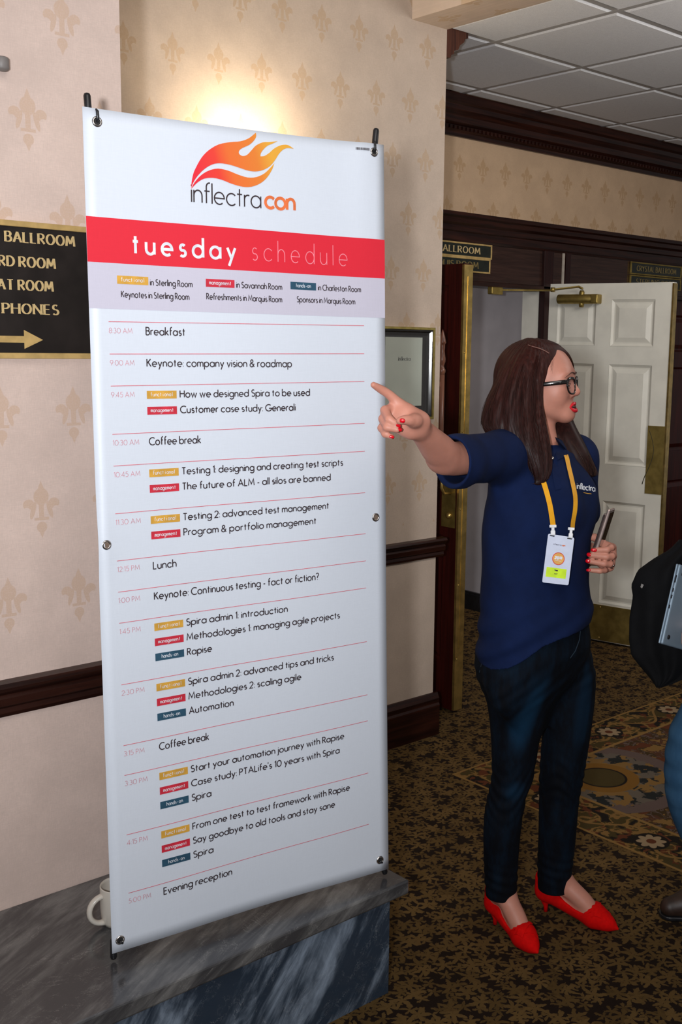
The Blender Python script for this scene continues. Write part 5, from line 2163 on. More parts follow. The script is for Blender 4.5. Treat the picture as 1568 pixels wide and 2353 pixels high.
for k, dz in enumerate((0, .004)):
    t = []
    for i in range(25):
        a = 2 * PI * i / 24
        t.append(at(1403 + k * 3.5, 1296 + k * 1.5, 2.923) + CU * (.0112 * math.cos(a)) + (CF * .8 + CR * .3).normalized() * (.0105 * math.sin(a)) + CR * (.002 * math.sin(2 * a)))
    B().tube(t, .0011, 8, False).obj('ring', M_chrome, body)
p = at(1410, 1300, 2.907)
B().lathe([(0, .004), (.003, .002), (.0035, 0), (.002, -.003)], Matrix.Translation(p) @ Vector((0, 0, 1)).rotation_difference(-CF).to_matrix().to_4x4(), 8).obj('ring_stone', M_chrome, body)

# ---- lips, eyes, brows


def face_at(l, u, off=0.0):
    o_ = hp_(.16, l, u)
    loc, nn, i_, dd = T_body.ray_cast(o_, -HF)
    return (loc if loc is not None else hp_(.08, l, u)) + HF * off


ls = SDF(.0010)
for l in (-1, 1):
    ls.limb([face_at(l * a, u, o_) for a, u, o_ in ((.0, -.0690, .0022), (.004, -.0675, .0026), (.011, -.0690, .0018), (.018, -.0725, .0008), (.0235, -.0765, .0))], [.0034, .0042, .0040, .0033, .0018], .003)
    ls.limb([face_at(l * a, u, o_) for a, u, o_ in ((.0, -.0865, .0024), (.008, -.0862, .0022), (.015, -.0838, .0014), (.0225, -.0785, .0))], [.0050, .0050, .0042, .0018], .003)
B().tube([face_at(a, -.0775 + .0004 * abs(a) / .02, .0016 * (1 - (a / .021) ** 2)) for a in (-.021, -.014, -.007, 0, .007, .014, .021)], [.0008, .0022, .0028, .0028, .0028, .0022, .0008], 8).obj('mouth_opening', simple('mouth_dark', (.05, .006, .006), .6), body)
ls.mesh('lips', M_lip, body, keep=False)
M_eye = simple('eye_white', (.60, .56, .52), .2)
M_iris = simple('iris', (.045, .030, .018), .15, 0, 60, .3)
M_brow = simple('brow_hair', (.085, .036, .024), .8, 0, 400, .4)
for l in (-1, 1):
    ec = hp_(.0775, l * .0300, -.0195)
    e = B()
    e.lathe([(.0118 * math.sin(PI * k / 12), .0118 * math.cos(PI * k / 12)) for k in range(13)], Matrix.Translation(ec), 20, False)
    eye = e.obj('eye', M_eye, body)
    q = Vector((0, 0, 1)).rotation_difference((HF + HL * -.1).normalized()).to_matrix().to_4x4()
    B().lathe([(0, .0121), (.0050, .0110), (.0058, .0100)], Matrix.Translation(ec) @ q, 18, False).obj('iris', M_iris, eye)
    # lids
    for nm, z0, dz, r in (('upper_eyelid', .0040, .0030, .0024), ('lower_eyelid', -.0050, -.0020, .0018)):
        pts = [hp_(.0775 + .0120 * math.cos(a), l * (.030 + .0130 * math.sin(a)), -.0195 + z0 * math.cos(a) + 0) for a in [(-1 + 2 * k / 10) * 1.25 for k in range(11)]]
        B().tube(pts, [.0010] + [r] * 9 + [.0010], 8).obj(nm, M_skin, body)
    lash = [hp_(.0790 + .0128 * math.cos(a), l * (.030 + .0134 * math.sin(a)), -.0172 + .0030 * math.cos(a)) for a in [(-1 + 2 * k / 10) * 1.2 for k in range(11)]]
    B().tube(lash, .0008, 6).obj('eyelash', M_brow, body)
    bp = []
    for k in range(9):
        a = k / 8
        f, ll, u = .0985 - .030 * a ** 1.7, .013 + .045 * a, .0060 + .0100 * math.sin(PI * min(1, a * .85 + .1)) - .006 * a * a
        bp.append((f, ll, u))
    pts = []
    for f, ll, u in bp:
        o_ = hp_(f + .03, l * ll, u)
        loc, nn, i_, dd = T_body.ray_cast(o_, -(HF * .9 + HL * (l * .35)).normalized())
        if loc is not None and (loc - o_).length < .06:
            pts.append(loc + nn * .0003)
    B().tube(pts, [.0018, .0032, .0038, .0036, .0032, .0028, .0022, .0016, .0008][:len(pts)], 6, True, .35).obj('eyebrow', M_brow, body)

# ---- glasses
gs = empty('glasses', hp_(.105, 0, -.018))
put(gs, wm)
gs['label'] = 'thick black framed glasses'
M_gl = simple('black_acetate', (.008, .006, .006), .12, 0, 60, .2, coat=.6)
lens_m = clear_glass('lens', (.90, .91, .93), .07)


def gp(l, u, back=0.0):
    return hp_(.0990 - 2.5 * l * l - back - .05 * (u + .018), l, u)


for l in (-1, 1):
    out = []
    for k in range(33):
        a = 2 * PI * k / 32
        ca, sa = math.cos(a), math.sin(a)
        x = .0245 * math.copysign(abs(ca) ** .72, ca)
        y = .0205 * math.copysign(abs(sa) ** .80, sa)
        if sa > 0:
            x *= 1.07
        out.append((l * (.0335 + l * 0) + x, -.0205 + y))
    pts = [gp(x, y) for x, y in out]
    rad = [.0024 + .0017 * max(0, math.sin(2 * PI * k / 32)) for k in range(33)]
    B().tube(pts, rad, 10, False, 1.0).obj('rim', M_gl, gs)
    c = gp(l * .0335, -.0205, .001)
    vs = [c] + [gp(l * .0335 + (x - l * .0335) * .95, -.0205 + (y + .0205) * .95, .001) for x, y in out[:-1]]
    mesh_obj('lens', vs, [(0, 1 + k, 1 + (k + 1) % 32) for k in range(32)], lens_m, gs)
    t0 = gp(l * .0595, -.0085)
    tp_ = [t0 + HF * .001, hp_(.0740, l * .0668, -.0095), hp_(.052, l * .0725, -.0110), hp_(.020, l * .0785, -.0130), hp_(-.015, l * .0795, -.020), hp_(-.035, l * .078, -.040)]
    B().tube(tp_, [.0056, .0060, .0058, .0054, .0045, .0035], 10, True, .36, HL).obj('temple_arm', M_gl, gs)
    for f in (.074, .060):
        B().lathe([(0, .0006), (.0011, .0004), (.0012, 0)], Matrix.Translation(hp_(f, l * .0712 + (.074 - f) * l * .15, -.0098)) @ Vector((0, 0, 1)).rotation_difference(HL * l).to_matrix().to_4x4(), 8).obj('temple_pin', M_chrome, gs)
B().tube([gp(-.0105, -.0145), gp(-.004, -.0105), gp(.004, -.0105), gp(.0105, -.0145)], [.0026, .0024, .0024, .0026], 10).obj('bridge', M_gl, gs)


# ---- hair
def hair_mat():
    m, b = newmat('auburn_hair', .50, spec=.22)
    a = m.node_tree.nodes.new('ShaderNodeAttribute')
    a.attribute_name = 'Col'
    x, y, z = pos()
    n = noise(vec(x * 160.0, y * 160.0, z * 6.0), 1, 3, .7)
    mx = m.node_tree.nodes.new('ShaderNodeMix')
    mx.data_type = 'RGBA'
    mx.blend_type = 'MULTIPLY'
    mx.inputs[0].default_value = 1.0
    m.node_tree.links.new(a.outputs[0], mx.inputs[6])
    m.node_tree.links.new(mix(n.step(.3, .75), (.45, .42, .40), (1.0, 1.0, 1.0)), mx.inputs[7])
    m.node_tree.links.new(mx.outputs[2], b.inputs['Base Color'])
    b.inputs['Anisotropic'].default_value = .5
    return m


M_hair = hair_mat()
# guide locks: (x pixel, y pixel, depth) from the parting to the tips, then radii in metres
GUIDES = [
    ([(1250, 803, 2.86), (1240, 840, 2.84), (1236, 885, 2.835), (1234, 930, 2.83), (1241, 975, 2.815), (1250, 1020, 2.80), (1255, 1065, 2.79), (1254, 1098, 2.785), (1240, 1113, 2.785), (1226, 1112, 2.785)], [.012, .014, .014, .014, .016, .016, .015, .011, .006, .002]),
    ([(1240, 796, 2.86), (1218, 835, 2.83), (1209, 890, 2.82), (1207, 945, 2.815), (1213, 995, 2.80), (1226, 1040, 2.79), (1238, 1080, 2.785), (1240, 1106, 2.785)], [.014, .022, .024, .025, .026, .024, .018, .006]),
    ([(1232, 792, 2.865), (1198, 835, 2.83), (1184, 890, 2.815), (1177, 945, 2.805), (1184, 990, 2.80), (1200, 1030, 2.79), (1220, 1072, 2.79)], [.014, .024, .028, .031, .030, .022, .006]),
    ([(1225, 790, 2.875), (1184, 835, 2.85), (1164, 890, 2.84), (1150, 945, 2.83), (1152, 985, 2.82), (1172, 1010, 2.81)], [.014, .024, .028, .031, .029, .010]),
    ([(1218, 790, 2.89), (1180, 830, 2.88), (1157, 885, 2.88), (1134, 940, 2.87), (1128, 978, 2.86), (1142, 999, 2.85)], [.014, .022, .024, .026, .025, .012]),
    ([(1215, 790, 2.92), (1182, 825, 2.93), (1160, 880, 2.94), (1135, 935, 2.94), (1129, 975, 2.93), (1138, 997, 2.92)], [.016, .022, .026, .028, .026, .012]),
    ([(1220, 790, 2.95), (1185, 825, 2.97), (1170, 890, 2.99), (1165, 950, 2.99), (1170, 1010, 2.98)], [.018, .026, .030, .034, .020]),
    ([(1235, 790, 2.96), (1215, 830, 2.99), (1212, 900, 3.01), (1215, 960, 3.01), (1225, 1020, 3.00)], [.018, .028, .032, .036, .025]),
    # far side
    ([(1252, 797, 2.87), (1278, 803, 2.885), (1300, 818, 2.91), (1309, 838, 2.945), (1306, 870, 2.985), (1296, 910, 3.005)], [.010, .013, .011, .012, .018, .022]),
    ([(1246, 793, 2.89), (1275, 803, 2.92), (1296, 822, 2.955), (1298, 860, 2.995), (1285, 920, 3.01), (1280, 970, 3.00)], [.014, .018, .017, .022, .026, .022]),
    ([(1285, 900, 3.01), (1282, 960, 2.995), (1300, 1010, 2.97), (1326, 1055, 2.955), (1350, 1092, 2.95)], [.022, .022, .024, .024, .006]),
    ([(1280, 900, 3.01), (1294, 965, 2.99), (1316, 1010, 2.97), (1341, 1052, 2.96), (1362, 1093, 2.96)], [.020, .021, .020, .018, .005]),
    ([(1275, 910, 3.01), (1272, 975, 2.98), (1288, 1020, 2.96), (1310, 1062, 2.945), (1340, 1098, 2.94)], [.020, .016, .018, .017, .005]),
    ([(1290, 920, 3.01), (1306, 975, 2.995), (1330, 1018, 2.98), (1352, 1060, 2.975), (1366, 1092, 2.97)], [.016, .014, .013, .011, .004]),
]


def resamp(pts, rads, n):
    P = [np.array(at(*p), float) for p in pts]
    t = np.linspace(0, len(P) - 1, n)
    A = np.array(P)
    out = np.stack([np.interp(t, range(len(P)), A[:, k]) for k in range(3)], 1)
    for _ in range(3):
        out[1:-1] = (out[:-2] + 2 * out[1:-1] + out[2:]) / 4
    return out, np.interp(t, range(len(P)), rads)


RG = [resamp(p, r, 22) for p, r in GUIDES]
hs = SDF(.0026)
hs.ell(hp_(-.018, 0, .020), (.101, .084, .090), HR, .02)
hs.ell(hp_(-.040, 0, -.02), (.075, .078, .090), HR, .03)
for P, r in RG:
    for k in range(0, 21, 1):
        hs.cone(P[k], P[k + 1], max(r[k] * .86, .002), max(r[k + 1] * .86, .002), .010)
# keep the face and forehead free
_c, _R = np.array(hp_(.094, -.010, -.036), float), np.array([list(v) for v in HR], float)


def _facecut(P):
    q = np.abs((P - _c) @ _R.T) / np.array([.066, .078, .096])
    return ((q ** 3).sum(-1) ** (1 / 3) - 1) * .07


hs.fn(_facecut, _c - .14, _c + .14, .008, 's')


def hpost(P, D):
    q = P - np.array(HC, float)
    th = np.arctan2(q @ np.array(HL, float), q @ np.array(HF, float))
    z = P[..., 2]
    g = np.sin(th * 46 + 5 * np.sin(z * 14)) * .5 + np.sin(th * 97 + z * 22) * .35
    f = q @ np.array(HF, float)
    return D + .0016 * g * (1 - smoothstep(f, .03, .055))


hs.post = hpost


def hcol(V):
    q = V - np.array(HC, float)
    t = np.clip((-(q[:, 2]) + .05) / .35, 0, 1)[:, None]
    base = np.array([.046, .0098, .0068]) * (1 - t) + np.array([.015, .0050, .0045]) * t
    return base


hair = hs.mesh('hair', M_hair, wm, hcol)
T_hair = bvh(hair)

# strands over the mass
hv, hf, hc = [], [], []
rg = random.Random(11)


def strand(P, r0, col, n=3):
    base = len(hv)
    m = len(P)
    up = np.array((0.0, 0.0, 1.0))
    for i in range(m):
        d = P[min(i + 1, m - 1)] - P[max(i - 1, 0)]
        d = d / (np.linalg.norm(d) + 1e-9)
        a = np.cross(d, (.3, .9, .2))
        a /= np.linalg.norm(a) + 1e-9
        b_ = np.cross(d, a)
        rr = r0 * (1 - .75 * (i / (m - 1)) ** 3)
        for k in range(n):
            w = 2 * PI * k / n
            hv.append(tuple(P[i] + rr * (a * math.cos(w) + b_ * math.sin(w))))
            hc.append(col)
    for i in range(m - 1):
        for k in range(n):
            a0, a1 = base + i * n + k, base + i * n + (k + 1) % n
            hf.append((a0, a1, a1 + n, a0 + n))


for gi, (P, r) in enumerate(RG):
    cnt = 260 if gi < 4 else 150
    for _ in range(cnt):
        a = rg.uniform(0, 2 * PI)
        fr = rg.uniform(.78, 1.06)
        e1 = np.array(CRn * math.cos(a) + CFn * math.sin(a) * -1)
        ph, am = rg.uniform(0, 6.28), rg.uniform(.0, .0035)
        i0 = rg.choice((0, 0, 0, 1, 2))
        i1 = rg.choice((21, 21, 20, 19, 18))
        Q = []
        tipsp = rg.uniform(-.006, .006)
        for i in range(i0, i1 + 1):
            t = i / 21
            Q.append(P[i] + e1 * (r[i] * fr + tipsp * t ** 3 + .003 * t ** 6) + CRn * am * math.sin(ph + t * 7) * t)
        t = rg.random()
        br = rg.uniform(.6, 1.4)
        c = (.048 * br, .0108 * br, .0076 * br) if gi < 8 else (.060 * br, .021 * br, .010 * br)
        strand(np.array(Q), rg.uniform(.0006, .0011), (*c, 1))
# loose wisps at the temple
for k in range(5):
    Q = [np.array(at(1262 + k * 3 + 8 * math.sin(t * 2.2 + k) * t, 815 + 55 * t + k * 2, 2.83 + .01 * t), float) for t in np.linspace(0, 1, 12)]
    strand(np.array(Q), .00018, (.03, .01, .006, 1))
st = mesh_obj('hair_strands', hv, hf, M_hair, hair, smooth=True)
ca = st.data.color_attributes.new('Col', 'FLOAT_COLOR', 'POINT')
ca.data.foreach_set('color', np.array(hc, np.float32).ravel())
st['kind'] = 'stuff'
# parting line
surf_strip(T_hair, [(1214, 793), (1226, 797), (1240, 801), (1252, 806), (1262, 812)], 1.8, .0010, 'parting', simple('scalp', (.20, .095, .075), .6), hair, .0006)

# ---- telephone, lanyard and badge: carried things, each on its own
ph = empty('telephone', at(1390, 1215, 2.915))
tag(ph, 'slim copper and silver smartphone held upright in the woman\'s left hand', 'phone')
M_ph = simple('copper_metal', (.70, .54, .49), .25, .7, 30, .2)
M_ph2 = simple('phone_glass', (.12, .085, .08), .10, .6, 30, .2, coat=1.0)
pu = (at(1404, 1172, 2.90) - at(1375, 1262, 2.92)).normalized()
pn = (CR * .93 - CF * .36).normalized()
pn = (pn - pu * pn.dot(pu)).normalized()
pw = pu.cross(pn).normalized()
Mp = Matrix.Identity(4)
for i, a in enumerate((pw, pn, pu)):
    for j in range(3):
        Mp[j][i] = a[j]
Mp.translation = at(1389, 1222, 2.927)
B().box(-.034, .034, -.0042, .0042, -.066, .066, .0032, Mp).obj('phone_body', M_ph, ph)
B().box(-.036, .036, -.0105, -.0040, -.069, .052, .0028, Mp).obj('phone_case', M_ph2, ph)
B().box(-.030, .030, .0042, .0048, -.058, .058, 0, Mp).obj('phone_screen', M_ph2, ph)
B().box(-.026, -.012, -.0125, -.0100, .034, .048, .002, Mp).obj('camera_lens', M_chrome, ph)

ly = empty('lanyard', at(1285, 1200, 2.80))
tag(ly, 'orange lanyard with white name badge hanging from the woman\'s neck', 'lanyard')
M_orange = fabric('orange_ribbon', (.74, .33, .010), (.86, .41, .018), 3, .55, .1)


surf_strip(T_polo, spl3([(1228, 1020), (1236, 1075), (1250, 1112), (1262, 1155), (1268, 1190), (1270.5, 1208)], 5), 11.5, .0035, 'ribbon', M_orange, ly)
surf_strip(T_polo, spl3([(1300, 1048), (1305, 1070), (1313, 1105), (1320, 1140), (1320, 1170), (1315, 1200), (1314, 1214)], 5), 9.5, .0035, 'ribbon', M_orange, ly)
M_plas = simple('white_plastic', (.72, .72, .74), .3)
badge = [(1260.4, 1226), (1320.6, 1235.5), (1306.9, 1345), (1246.3, 1338)]
dB = min((hit(T_polo, x, y, .006)[0] - CAM).dot(CF) for x, y in ((1248, 1335), (1275, 1320), (1300, 1335)))
dT = min((hit(T_polo, x, y, .006)[0] - CAM).dot(CF) for x, y in ((1262, 1230), (1280, 1232), (1300, 1235)))


def bp2(s, t, off=0.0):
    """badge coordinates, s to the right 0..1, t up 0..1"""
    x = (badge[3][0] * (1 - s) + badge[2][0] * s) * (1 - t) + (badge[0][0] * (1 - s) + badge[1][0] * s) * t
    y = (badge[3][1] * (1 - s) + badge[2][1] * s) * (1 - t) + (badge[0][1] * (1 - s) + badge[1][1] * s) * t
    return at(x, y, dB * (1 - t) + dT * t - off)


def bplate(name, s0, s1, t0, t1, off, mat, parent, thick=.0006, rnd=.0):
    out = []
    for cx, cy, a0 in ((s1 - rnd, t1 - rnd * .55, 0), (s0 + rnd, t1 - rnd * .55, 90), (s0 + rnd, t0 + rnd * .55, 180), (s1 - rnd, t0 + rnd * .55, 270)):
        for k in range(5):
            a = math.radians(a0 + 22.5 * k)
            out.append((cx + rnd * math.cos(a), cy + rnd * .55 * math.sin(a)))
    n = len(out)
    vs = [bp2(s, t, off) for s, t in out] + [bp2(s, t, off - thick) for s, t in out]
    fs = [tuple(range(n)), tuple(range(2 * n - 1, n - 1, -1))] + [(k, (k + 1) % n, n + (k + 1) % n, n + k) for k in range(n)]
    return mesh_obj(name, vs, fs, mat, parent)


M_card = simple('badge_card', (.60, .64, .78), .35, 0, 60, .03, coat=.3)
bg = bplate('badge', 0, 1, 0, 1, .004, M_card, ly, .0012, .06)
bplate('name_strip', .10, .86, .125, .325, .0048, simple('lime_strip', (.58, .82, .006), .5), bg)
for r, mt, o_ in ((.235, simple('badge_ring', (.60, .06, .03), .5), .0046), (.205, simple('badge_disc', (.72, .36, .07), .5), .0050)):
    vs = [bp2(.50 + r * math.cos(2 * PI * k / 32), .52 + r * .56 * math.sin(2 * PI * k / 32), o_) for k in range(32)]
    mesh_obj('badge_disc', vs, [tuple(range(32))], mt, bg)
for s, u0, u1, v0, cap, w, mt, off in (('2019', .355, .645, .505, .062, .030, M_inkw, .0054), ('------', .38, .62, .470, .018, .010, M_inkw, .0054), ('inflectra', .24, .56, .79, .032, .012, simple('grey_ink', (.25, .25, .32), .5), .0046), ('con', .575, .70, .79, .032, .014, M_org, .0046), ('Thea', .40, .54, .262, .030, .016, M_ink, .0054), ('staff', .41, .54, .195, .020, .010, M_ink, .0054)):
    s = s.replace(',', '')
    text_obj('badge_lettering', s, lambda a, b_, off=off: bp2(a, b_, off), u0, u1, v0, cap, w, mt, bg)
for (x0, y0), (x1, y1), w in (((1271, 1206), (1271.5, 1231), 6.5), ((1313.5, 1212), (1311.5, 1238), 6.0)):
    d0 = dT - .006
    b = B()
    Mk = Matrix.Identity(4)
    dn2 = (at(x1, y1, d0) - at(x0, y0, d0)).normalized()
    for i, a in enumerate((dn2.cross(CF).normalized(), CF, dn2)):
        for j in range(3):
            Mk[j][i] = a[j]
    Mk.translation = at(x0, y0, d0)
    L = (at(x1, y1, d0) - at(x0, y0, d0)).length
    k = d0 / FPX
    b.box(-w * k * 1.25, w * k * 1.25, -.003, .003, 0, .007, .001, Mk)
    b.box(-w * k * .55, w * k * .55, -.002, .002, .006, L * .55, .001, Mk)
    b.box(-w * k * .85, w * k * .85, -.0022, .0022, L * .50, L * .95, .002, Mk)
    b.obj('clip', M_plas, ly)
    bplate('badge_slot', (x1 - 1262) / 60 - .09, (x1 - 1262) / 60 + .09, .955, .975, .0050, M_hole, bg)


# ================================================================== THE SECOND PERSON, at the right edge
mn = empty('person', (2.93, 1.50, 0))
tag(mn, 'person at the right edge in faded blue jeans and brown boots, mostly out of frame', 'person')
F2 = Vector((-.80, .55, 0)).normalized()
L2 = Vector((-F2.y, F2.x, 0))
g2 = Vector((2.86, 1.56, 0))
M_skin2 = skin_mat('skin_light', (.60, .32, .24))
M_jean2 = jean_mat('faded_jeans', (.030, .085, .165), (.10, .22, .36), [(tuple(at(1560, 1760, 2.95)), (.09, .09, .10), .5), (tuple(at(1600, 1500, 2.95)), (.10, .10, .25), .5)])
M_sweat = fabric('dark_sweater', (.012, .012, .015), (.022, .022, .028))
M_boot = simple('brown_leather', (.030, .014, .009), .5, 0, 40, .3)
hipc = Vector((2.93, 1.50, .93))
kneeA, ankA = at(1586, 1785, 3.15), Vector((2.82, 1.60, .10))
hipA, hipB = hipc + L2 * .09, hipc - L2 * .09
kneeB, ankB = Vector((2.98, 1.36, .50)), Vector((3.02, 1.32, .10))
shz = 1.46
shA, shB = Vector((2.95, 1.49, shz)) + L2 * .19, Vector((2.95, 1.49, shz)) - L2 * .19
elA, wrA = shA + Vector((.02, -.03, -.29)) + L2 * .05, at(1612, 1462, 2.92)
elB, wrB = shB + Vector((.0, .0, -.29)), at(1622, 1305, 3.09)
hd2 = Vector((2.94, 1.50, 1.66))
b2 = SDF(.005)
b2.ell(hd2, (.095, .080, .115), [F2, L2, Vector((0, 0, 1))], .02)
b2.ell(hd2 + F2 * .03 + Vector((0, 0, -.06)), (.065, .055, .07), [F2, L2, Vector((0, 0, 1))], .03)
b2.cone(hd2 + F2 * .09 + Vector((0, 0, .0)), hd2 + F2 * .112 + Vector((0, 0, -.03)), .010, .013, .012)
b2.cone(hd2 + Vector((0, 0, -.06)), Vector((2.95, 1.49, 1.47)), .056, .062, .03)
for l in (-1, 1):
    b2.ell(hd2 + L2 * (.08 * l) + Vector((0, 0, -.01)), (.02, .01, .03), [F2, L2, Vector((0, 0, 1))], .008)
    b2.ell(hd2 + L2 * (.034 * l) + F2 * .094 + Vector((0, 0, .002)), (.012, .018, .012), [F2, L2, Vector((0, 0, 1))], .014, 's')
b2.limb([Vector((2.95, 1.49, 1.42)), Vector((2.94, 1.49, 1.15)), hipc], [.13, .12, .13], .05)
b2.limb([shA, elA, elA.lerp(wrA, .5), wrA], [.050, .042, .036, .027], .03)
b2.limb([shB, elB, elB.lerp(wrB, .5), wrB], [.050, .042, .036, .027], .03)
b2.cone(shA, shB, .052, .052, .05)
b2.limb([hipA, kneeA, ankA], [.075, .052, .040], .03)
b2.limb([hipB, kneeB, ankB], [.075, .052, .040], .03)
b2.cone(ankA, ankA + F2 * .14 + Vector((0, 0, -.06)), .038, .028, .02)
b2.cone(ankB, ankB + F2 * .14 + Vector((0, 0, -.06)), .038, .028, .02)
# hand gripping the lower edge of the laptop
b2.cone(wrA, at(1596, 1462, 2.885), .026, .024, .02)
for k in range(4):
    y = 1452 + k * 9
    b2.chain([at(1594, y, 2.88), at(1583, y + 2, 2.835), at(1572, y + 3 - k, 2.835)], [.0095, .0088, .0070], .003)
b2.chain([at(1594, 1450, 2.90), at(1580, 1436, 2.92)], [.012, .009], .006)
b2.cone(wrB, wrB + F2 * .07 + Vector((0, 0, -.03)), .026, .022, .02)
for k in range(4):
    o_ = L2 * (.018 * (k - 1.5))
    q0 = wrB + F2 * .07 + Vector((0, 0, -.03)) + o_
    b2.chain([q0, q0 + F2 * .035 + Vector((0, 0, -.02)), q0 + F2 * .045 + Vector((0, 0, -.05))], [.0095, .0085, .007], .003)
b2.chain([wrB + L2 * .02, wrB + L2 * .045 + F2 * .05 + Vector((0, 0, -.02))], [.012, .0085], .006)
body2 = b2.mesh('body', M_skin2, mn)
h2 = SDF(.006)
h2.ell(hd2 + Vector((0, 0, .02)) - F2 * .012, (.103, .090, .112), [F2, L2, Vector((0, 0, 1))], .02)
h2.ell(hd2 + F2 * .085 + Vector((0, 0, -.04)), (.075, .10, .10), [F2, L2, Vector((0, 0, 1))], .01, 's')
h2.mesh('hair', simple('short_brown_hair', (.03, .016, .010), .6, 0, 300, .4), mn)
tt = SDF(.005)
tt.limb([Vector((2.95, 1.49, 1.40)), Vector((2.94, 1.49, 1.15)), hipc + Vector((0, 0, -.02))], [.155, .150, .155], .05)
tt.cone(Vector((2.95, 1.49, 1.44)), shA, .085, .070, .05)
tt.cone(Vector((2.95, 1.49, 1.44)), shB, .085, .070, .05)
tt.limb([shA, elA, elA.lerp(wrA, .5), elA.lerp(wrA, .85)], [.068, .058, .050, .042], .02)
tt.limb([shB, elB, elB.lerp(wrB, .5), elB.lerp(wrB, .85)], [.068, .058, .050, .042], .02)
tt.cone(Vector((2.95, 1.49, 1.47)), hd2, .070, .070, .01, 's')
zc_ = .83
tt.post = lambda P, D: np.maximum(D + .003 * np.sin(P[..., 2] * 60 + P[..., 0] * 30), zc_ - P[..., 2])
tt.mesh('sweater', M_sweat, mn)
jj = SDF(.005)
jj.limb([hipA + Vector((0, 0, .02)), at(1640, 1640, 3.10), at(1586, 1785, 3.15), at(1606, 1900, 3.20), ankA + Vector((0, 0, -.01))], [.098, .090, .073, .062, .058], .03)
jj.limb([hipB + Vector((0, 0, .02)), kneeB, ankB + Vector((0, 0, -.01))], [.098, .070, .058], .03)
jj.ell(hipc, (.15, .15, .11), None, .04)
jj.post = lambda P, D: D + .002 * np.exp(-((P[..., 2] - .50) / .13) ** 2) * np.sin(P[..., 2] * 95 + 3 * np.sin(P[..., 0] * 30)) + .003 * np.exp(-((P[..., 2] - .15) / .08) ** 2) * np.sin(P[..., 2] * 120)
jj.mesh('jeans', M_jean2, mn)
for ank, lab in ((ankA, 'brown boot'), (ankB, 'brown boot')):
    q = SDF(.004)
    z0 = Vector((ank.x, ank.y, 0))
    q.cone(z0 - F2 * .025 + Vector((0, 0, .05)), z0 + F2 * .11 + Vector((0, 0, .042)), .040, .040, .03)
    q.cone(z0 + F2 * .11 + Vector((0, 0, .042)), z0 + F2 * .185 + Vector((0, 0, .030)), .044, .030, .03)
    q.cone(ank + Vector((0, 0, -.03)), ank + Vector((0, 0, .04)), .050, .048, .03)
    q.post = lambda P, D: np.maximum(D, .012 - P[..., 2])
    bt = q.mesh('boot', M_boot, mn)
    so = SDF(.004)
    so.cone(z0 - F2 * .025 + Vector((0, 0, .008)), z0 + F2 * .11 + Vector((0, 0, .008)), .043, .047, .02)
    so.cone(z0 + F2 * .11 + Vector((0, 0, .008)), z0 + F2 * .185 + Vector((0, 0, .008)), .047, .033, .02)
    so.post = lambda P, D: np.maximum(np.maximum(D, P[..., 2] - .014), .0005 - P[..., 2])
    so.mesh('boot_sole', M_black, bt)

# coat draped over the arm: a hanging cloth with folds
M_coat = fabric('black_coat', (.0022, .0022, .0028), (.0045, .0045, .0055), 1, .9, .0)
OUT = [(1262, 1540, 1640), (1285, 1500, 1650), (1310, 1466, 1655), (1345, 1451, 1655), (1370, 1455, 1655), (1420, 1447, 1650), (1470, 1446, 1640), (1505, 1451, 1630), (1530, 1470, 1612), (1552, 1489, 1585), (1566, 1500, 1562), (1580, 1509, 1522)]
rows_ = []
NR, NC = 40, 28
for j in range(NR + 1):
    y = 1240 + (1580 - 1240) * j / NR
    xl = np.interp(y, [1232] + [o[0] for o in OUT], [1568] + [o[1] for o in OUT])
    xr = np.interp(y, [1232] + [o[0] for o in OUT], [1630] + [o[2] for o in OUT])
    row = []
    for side in (0, 1):
        for i in range(NC + 1):
            t = i / NC
            x = xl + (xr - xl) * t
            bul = math.sin(PI * min(1, t * 1.25 + .02)) ** .6
            thick = (.060 * bul + .003) * (0.45 + .55 * min(1, (1590 - y) / 250))
            fold = .010 * math.sin(t * 13 + y * .012) * bul + .006 * math.sin(t * 23 - y * .02) * bul
            d = 3.05 - (thick + fold if side == 0 else -thick * .4)
            row.append(at(x, y, d))
    rows_.append(row)
vs = [p for r in rows_ for p in r]
w_ = 2 * (NC + 1)
fs = []
for j in range(NR):
    for i in range(NC):
        a = j * w_ + i
        fs.append((a, a + 1, a + 1 + w_, a + w_))
        a = j * w_ + NC + 1 + i
        fs.append((a + w_, a + 1 + w_, a + 1, a))
    a = j * w_
    fs.append((a, a + w_, a + w_ + NC + 1, a + NC + 1))
    a = j * w_ + NC
    fs.append((a + w_, a, a + NC + 1, a + w_ + NC + 1))
for j in (0, NR):
    for i in range(NC):
        a = j * w_ + i
        f = (a, a + NC + 1, a + NC + 2, a + 1)
        fs.append(f if j == 0 else f[::-1])
ct = mesh_obj('coat', vs, fs, M_coat, None, True)
tag(ct, 'black coat draped over the arm of the person at the right edge', 'coat')
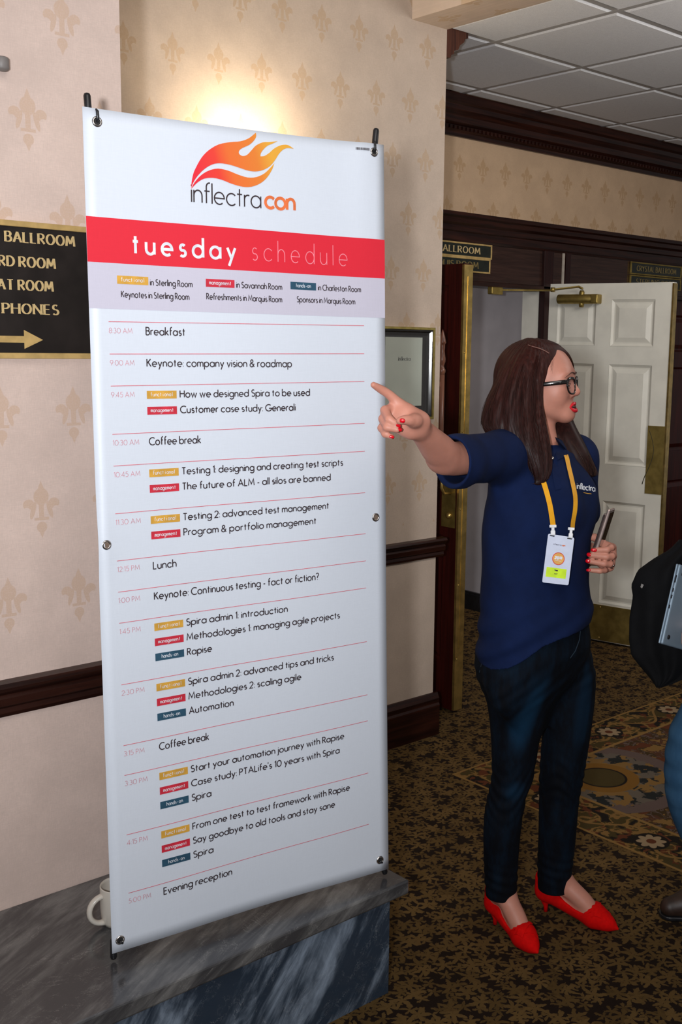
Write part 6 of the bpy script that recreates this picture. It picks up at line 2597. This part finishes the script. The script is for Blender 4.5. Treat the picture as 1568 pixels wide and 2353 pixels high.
# second, lower fold of the coat behind
vs2 = []
N2 = 14
for j in range(N2 + 1):
    for i in range(N2 + 1):
        x = 1536 + 100 * i / N2
        y = 1440 + (112 * j / N2) * (1 - .10 * abs(i / N2 - .4))
        vs2.append(at(x, y, 3.08 + .015 * math.sin(i * .9) * (j / N2)))
fs2 = [(j * (N2 + 1) + i, j * (N2 + 1) + i + 1, (j + 1) * (N2 + 1) + i + 1, (j + 1) * (N2 + 1) + i) for j in range(N2) for i in range(N2)]
lf = mesh_obj('coat_tail', vs2, fs2, M_coat, ct, True)
md = lf.modifiers.new('thick', 'SOLIDIFY')
md.thickness = .006
# bright zip pull on the coat
p0 = at(1476, 1347, 2.985)
q = B()
vz = [q.bm.verts.new(at(x, y, 2.985)) for x, y in ((1475, 1341), (1480, 1344), (1476, 1352), (1472.5, 1349))]
q.bm.faces.new(vz)
zp = q.obj('zip_pull', M_chrome, ct)
md = zp.modifiers.new('thick', 'SOLIDIFY')
md.thickness = .002

# laptop
M_alu = simple('laptop_aluminium', (.22, .29, .36), .48, .25, 15, .05)
lp = empty('laptop', at(1560, 1400, 2.86))
tag(lp, 'closed silver laptop carried upright at the right edge over a black coat', 'laptop')
c0 = at(1523, 1480, 2.845)                 # lowest corner, nearest
up_ = (at(1569, 1277, 2.865) - c0).normalized()
out_ = (at(1600, 1440, 2.955) - c0)
out_ = (out_ - up_ * out_.dot(up_)).normalized()
nrm = up_.cross(out_).normalized()
if nrm.dot(CF) > 0:
    nrm = -nrm
Ml = Matrix.Identity(4)
for i, a in enumerate((out_, nrm, up_)):
    for j in range(3):
        Ml[j][i] = a[j]
Ml.translation = c0
B().box(0, .300, -.0085, 0, 0, .215, .0038, Ml).obj('laptop_base', M_alu, lp)
B().box(0, .300, -.0140, -.0090, 0, .215, .0024, Ml).obj('laptop_lid', M_alu, lp)
for x, z in ((.022, .022), (.278, .022), (.022, .193), (.278, .193)):
    B().lathe([(0, .0022), (.0055, .0018), (.0065, 0)], Ml @ Matrix.Translation((x, 0, z)) @ Matrix.Rotation(-PI / 2, 4, 'X'), 16).obj('rubber_foot', M_black, lp)
for z0, z1 in ((.165, .185), (.140, .150), (.122, .132), (.095, .105)):
    B().box(-.0004, .0010, -.0065, -.0028, z0, z1, 0, Ml).obj('port', M_black, lp)
